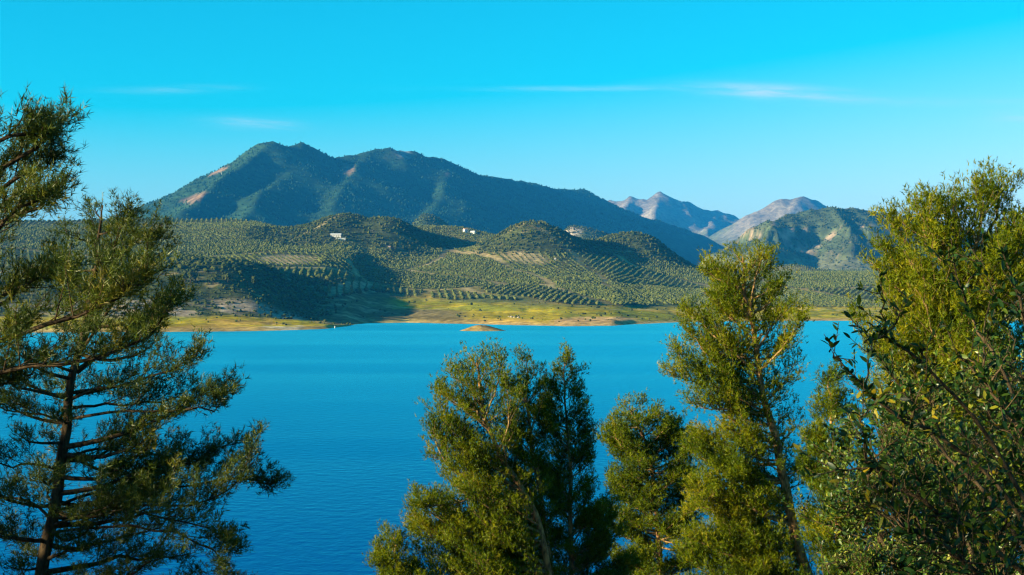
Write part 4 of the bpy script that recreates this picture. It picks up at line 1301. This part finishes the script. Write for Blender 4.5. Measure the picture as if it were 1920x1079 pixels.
def broadleaf(label, name, cat, stems, sub_n, sub_len, leaf_len, step, mat, n_single, wid, r0, gnd, tint_fn, trunk_r=0.1, droop=0.1, twig_n=7, twig_len=0.3):
    base = np.array(gnd, float)
    base[2] = float(bank_z(np.array(base[0]), np.array(base[1]))) - 0.1
    root_o = thing(name, label, cat, tuple(base))
    SP, SL = [], []
    for w, r_, *ex in stems:
        nsub = ex[0] if ex else sub_n
        path = respline(np.vstack([base, w]), 16)
        k = 16
        L = float(np.linalg.norm(np.diff(path, axis=0), axis=1).sum())
        path = path + RNG.normal(0, 0.012, path.shape) * np.linspace(0, 1, k)[:, None]
        tv, tq = tubes(path[None], (r_ * (1 - np.linspace(0, 1, k)) ** 0.7 + 0.0035)[None], 6)
        ts = np.sort(RNG.uniform(0.30, 0.99, nsub))
        x = ts * (k - 1)
        ii = np.minimum(x.astype(int), k - 2)
        pp = path[ii] * (1 - (x - ii)[:, None]) + path[ii + 1] * (x - ii)[:, None]
        T = unit(path[ii + 1] - path[ii])
        dd = unit(T * 0.55 + rand_unit(nsub) * 0.75 + UP * 0.25)
        ln = sub_len * RNG.uniform(0.4, 1.1, nsub)
        t6 = np.linspace(0, 1, 6)[None, :, None]
        sp = pp[:, None] + dd[:, None] * ln[:, None, None] * t6 + UP * (RNG.uniform(-droop, 0.3, (nsub, 1, 1)) * ln[:, None, None]) * t6 ** 2 + RNG.normal(0, 0.012, (nsub, 6, 3)) * t6
        # finer twigs off the side branches
        own = np.repeat(np.arange(nsub), twig_n)
        tt = RNG.uniform(0.25, 1.0, len(own)) * 5
        i5 = np.minimum(tt.astype(int), 4)
        tp_ = sp[own, i5] * (1 - (tt - i5)[:, None]) + sp[own, i5 + 1] * (tt - i5)[:, None]
        td = unit(unit(sp[own, i5 + 1] - sp[own, i5]) * 0.7 + rand_unit(len(own)) * 0.8 + UP * 0.2)
        tl = twig_len * RNG.uniform(0.5, 1.2, len(own))
        t5 = np.linspace(0, 1, 6)[None, :, None]
        tw = tp_[:, None] + td[:, None] * tl[:, None, None] * t5 + UP * (0.15 * tl[:, None, None]) * t5 ** 2
        sv, sq = tubes(np.concatenate([sp, tw]), np.concatenate([np.linspace(0.0055, 0.0025, 6)[None].repeat(nsub, 0), np.linspace(0.0025, 0.0014, 6)[None].repeat(len(own), 0)]), 4)
        mesh_np('branch', np.concatenate([tv, sv]) - base, [np.concatenate([tq, sq + len(tv)])], MAT['wood'], True, root_o)
        SP += [sp, tw, respline(path[9:], 6)[None]]
        SL += [ln, tl, np.array([0.4 * L])]
    SP, SL = np.concatenate(SP), np.concatenate(SL)
    p, d, own = shoots_of(SP, SL, step, 0.35)
    d = unit(d * 0.7 + rand_unit(len(d)) * 0.75 + UP * 0.1)
    ln = leaf_len * RNG.uniform(0.6, 1.2, len(p))
    roll = RNG.normal(0, 0.7, len(p))
    tint = tint_fn(p, len(p))
    V0, F0 = leaf_shape(wid) if n_single else small_leaf(wid)
    px_ = CX + p[:, 0] / np.maximum(p[:, 1], 0.5) * F
    py_ = CY - (p[:, 2] - CAMZ) / np.maximum(p[:, 1], 0.5) * F
    score = ln / p[:, 1] * F
    score[(px_ < 0) | (px_ > 1915) | (py_ < 0) | (py_ > 1075)] = -1
    od = np.argsort(-score)
    single = od[:n_single]
    rest_ = od[n_single:]
    lv, lf = leaves_mesh(p[rest_] - base, d[rest_], ln[rest_], roll[rest_], V0, F0)
    o_ = mesh_np('foliage', lv, [lf], MAT[mat], True, root_o, attrs={'tint': np.repeat(tint[rest_], len(V0))})
    o_['kind'] = 'stuff'
    if n_single:
        bank_ = [mesh_np('leaf', V0, [F0], MAT[mat], True, None, {'tint': np.full(len(V0), q)}, link=False) for q in np.linspace(0.02, 1.0, 10)]
        x, y, z = leaf_frames(d, roll)
        from mathutils import Matrix
        for i in single:
            lo = obj('leaf', bank_[int(np.clip(tint[i] * 9.99, 0, 9))], root_o)
            R3 = np.column_stack([x[i], y[i], z[i]]) * ln[i]
            mt = np.eye(4)
            mt[:3, :3] = R3
            mt[:3, 3] = p[i] - base
            lo.matrix_local = Matrix(mt.tolist())
    return root_o, len(lf)


def stem(*q):
    return np.array([P(a, b_, y_) for a, b_, y_ in q])


def tint_a(p, n):
    t_ = RNG.random(n) * 0.72
    hot = fbm(p[:, 0] * 2.2, p[:, 2] * 2.2, 3, 600) + 0.3 * RNG.normal(size=n)
    return np.where(hot > 0.55, RNG.uniform(0.75, 1.0, n), t_)


_, n1 = broadleaf('dark glossy broad-leaved tree close by at the right edge, bare twigs reaching over the lake', 'broadleaf_tree', 'tree',
    [(stem((1985, 1180, 6.6), (1905, 960, 6.7), (1785, 835, 6.6), (1665, 770, 6.5), (1590, 690, 6.4)), 0.011, 9),
     (stem((1990, 1150, 6.8), (1900, 900, 7.0), (1790, 740, 7.0), (1700, 660, 6.9), (1640, 615, 6.8)), 0.011, 6),
     (stem((1995, 1100, 6.9), (1950, 860, 7.2), (1880, 700, 7.3), (1820, 590, 7.4), (1790, 520, 7.4)), 0.010, 4),
     (stem((2000, 1050, 6.7), (1960, 800, 6.8), (1930, 640, 6.9), (1900, 540, 6.9), (1880, 470, 6.9)), 0.011, 6),
     (stem((1980, 1200, 6.4), (1870, 1040, 6.3), (1760, 960, 6.2), (1670, 900, 6.2), (1620, 860, 6.2)), 0.013, 24),
     (stem((1990, 1200, 7.2), (1890, 980, 7.4), (1800, 880, 7.5), (1740, 800, 7.6), (1700, 720, 7.6)), 0.011, 8),
     (stem((1985, 1250, 6.2), (1900, 1130, 6.1), (1820, 1060, 6.0), (1740, 1010, 6.0), (1690, 985, 6.0)), 0.013, 26),
     (stem((2000, 1100, 6.2), (1960, 940, 6.2), (1915, 820, 6.3), (1870, 760, 6.3), (1840, 690, 6.3)), 0.013, 14)],
    24, 0.26, 0.048, 0.0175, 'leaf', 300, 0.38, 0.03, (2.9, 6.8, 0), tint_a, twig_n=4, twig_len=0.16)
_, n2 = broadleaf('small-leaved bush with pale sunlit leaves low down at the right behind the dark leaves', 'leafy_bush', 'bush',
    [(stem((1830, 1200, 11), (1800, 1000, 11), (1760, 860, 11), (1740, 790, 11)), 0.03), (stem((1800, 1200, 11.5), (1720, 1000, 11.6), (1680, 880, 11.6), (1650, 840, 11.7)), 0.03),
     (stem((1880, 1200, 11.2), (1880, 1000, 11.4), (1870, 860, 11.4), (1860, 760, 11.5)), 0.03), (stem((1780, 1250, 10.6), (1700, 1100, 10.5), (1650, 1010, 10.5), (1620, 950, 10.4)), 0.03),
     (stem((1860, 1250, 10.5), (1830, 1080, 10.4), (1800, 960, 10.4), (1790, 880, 10.4)), 0.03), (stem((1940, 1200, 11.2), (1950, 980, 11.3), (1940, 830, 11.4), (1930, 700, 11.5)), 0.03)],
    44, 0.6, 0.042, 0.011, 'pale_leaf', 0, 0.5, 0.03, (3.6, 11.0, 0), lambda p, n: RNG.random(n), twig_n=7, twig_len=0.26)
_, n3 = broadleaf('low bright green bush in the sun at the bottom edge right of the thin pine', 'low_bush', 'bush',
    [(stem((1660, 1150, 9), (1640, 1090, 9), (1630, 1050, 9)), 0.015), (stem((1690, 1150, 9.1), (1690, 1090, 9.1), (1690, 1055, 9.1)), 0.015), (stem((1620, 1160, 9.2), (1600, 1100, 9.2), (1590, 1075, 9.2)), 0.015),
     (stem((1720, 1150, 9.1), (1730, 1100, 9.1), (1735, 1070, 9.1)), 0.015)],
    30, 0.16, 0.034, 0.008, 'pale_leaf', 0, 0.4, 0.02, (2.4, 9.0, 0), lambda p, n: RNG.random(n) * 0.6 + 0.4, twig_n=4, twig_len=0.10)
print('leaf tris', n1, n2, n3)

# ------------------------------------------------------------------ haze
hb = MB().box((0, 8750, 444), (52000, 24000, 912))
o = hb.build('haze', None)
m, t, out = new_mat('haze')
pv = N(t, 'ShaderNodeVolumePrincipled')
pv.inputs['Color'].default_value = (0.025, 0.345, 1.0, 1)
pv.inputs['Density'].default_value = 0.000040
t.links.new(pv.outputs[0], out.inputs['Volume'])
o.data.materials.append(m)
tag(o, 'thin blue haze in the air over the valley', 'haze', kind='stuff')
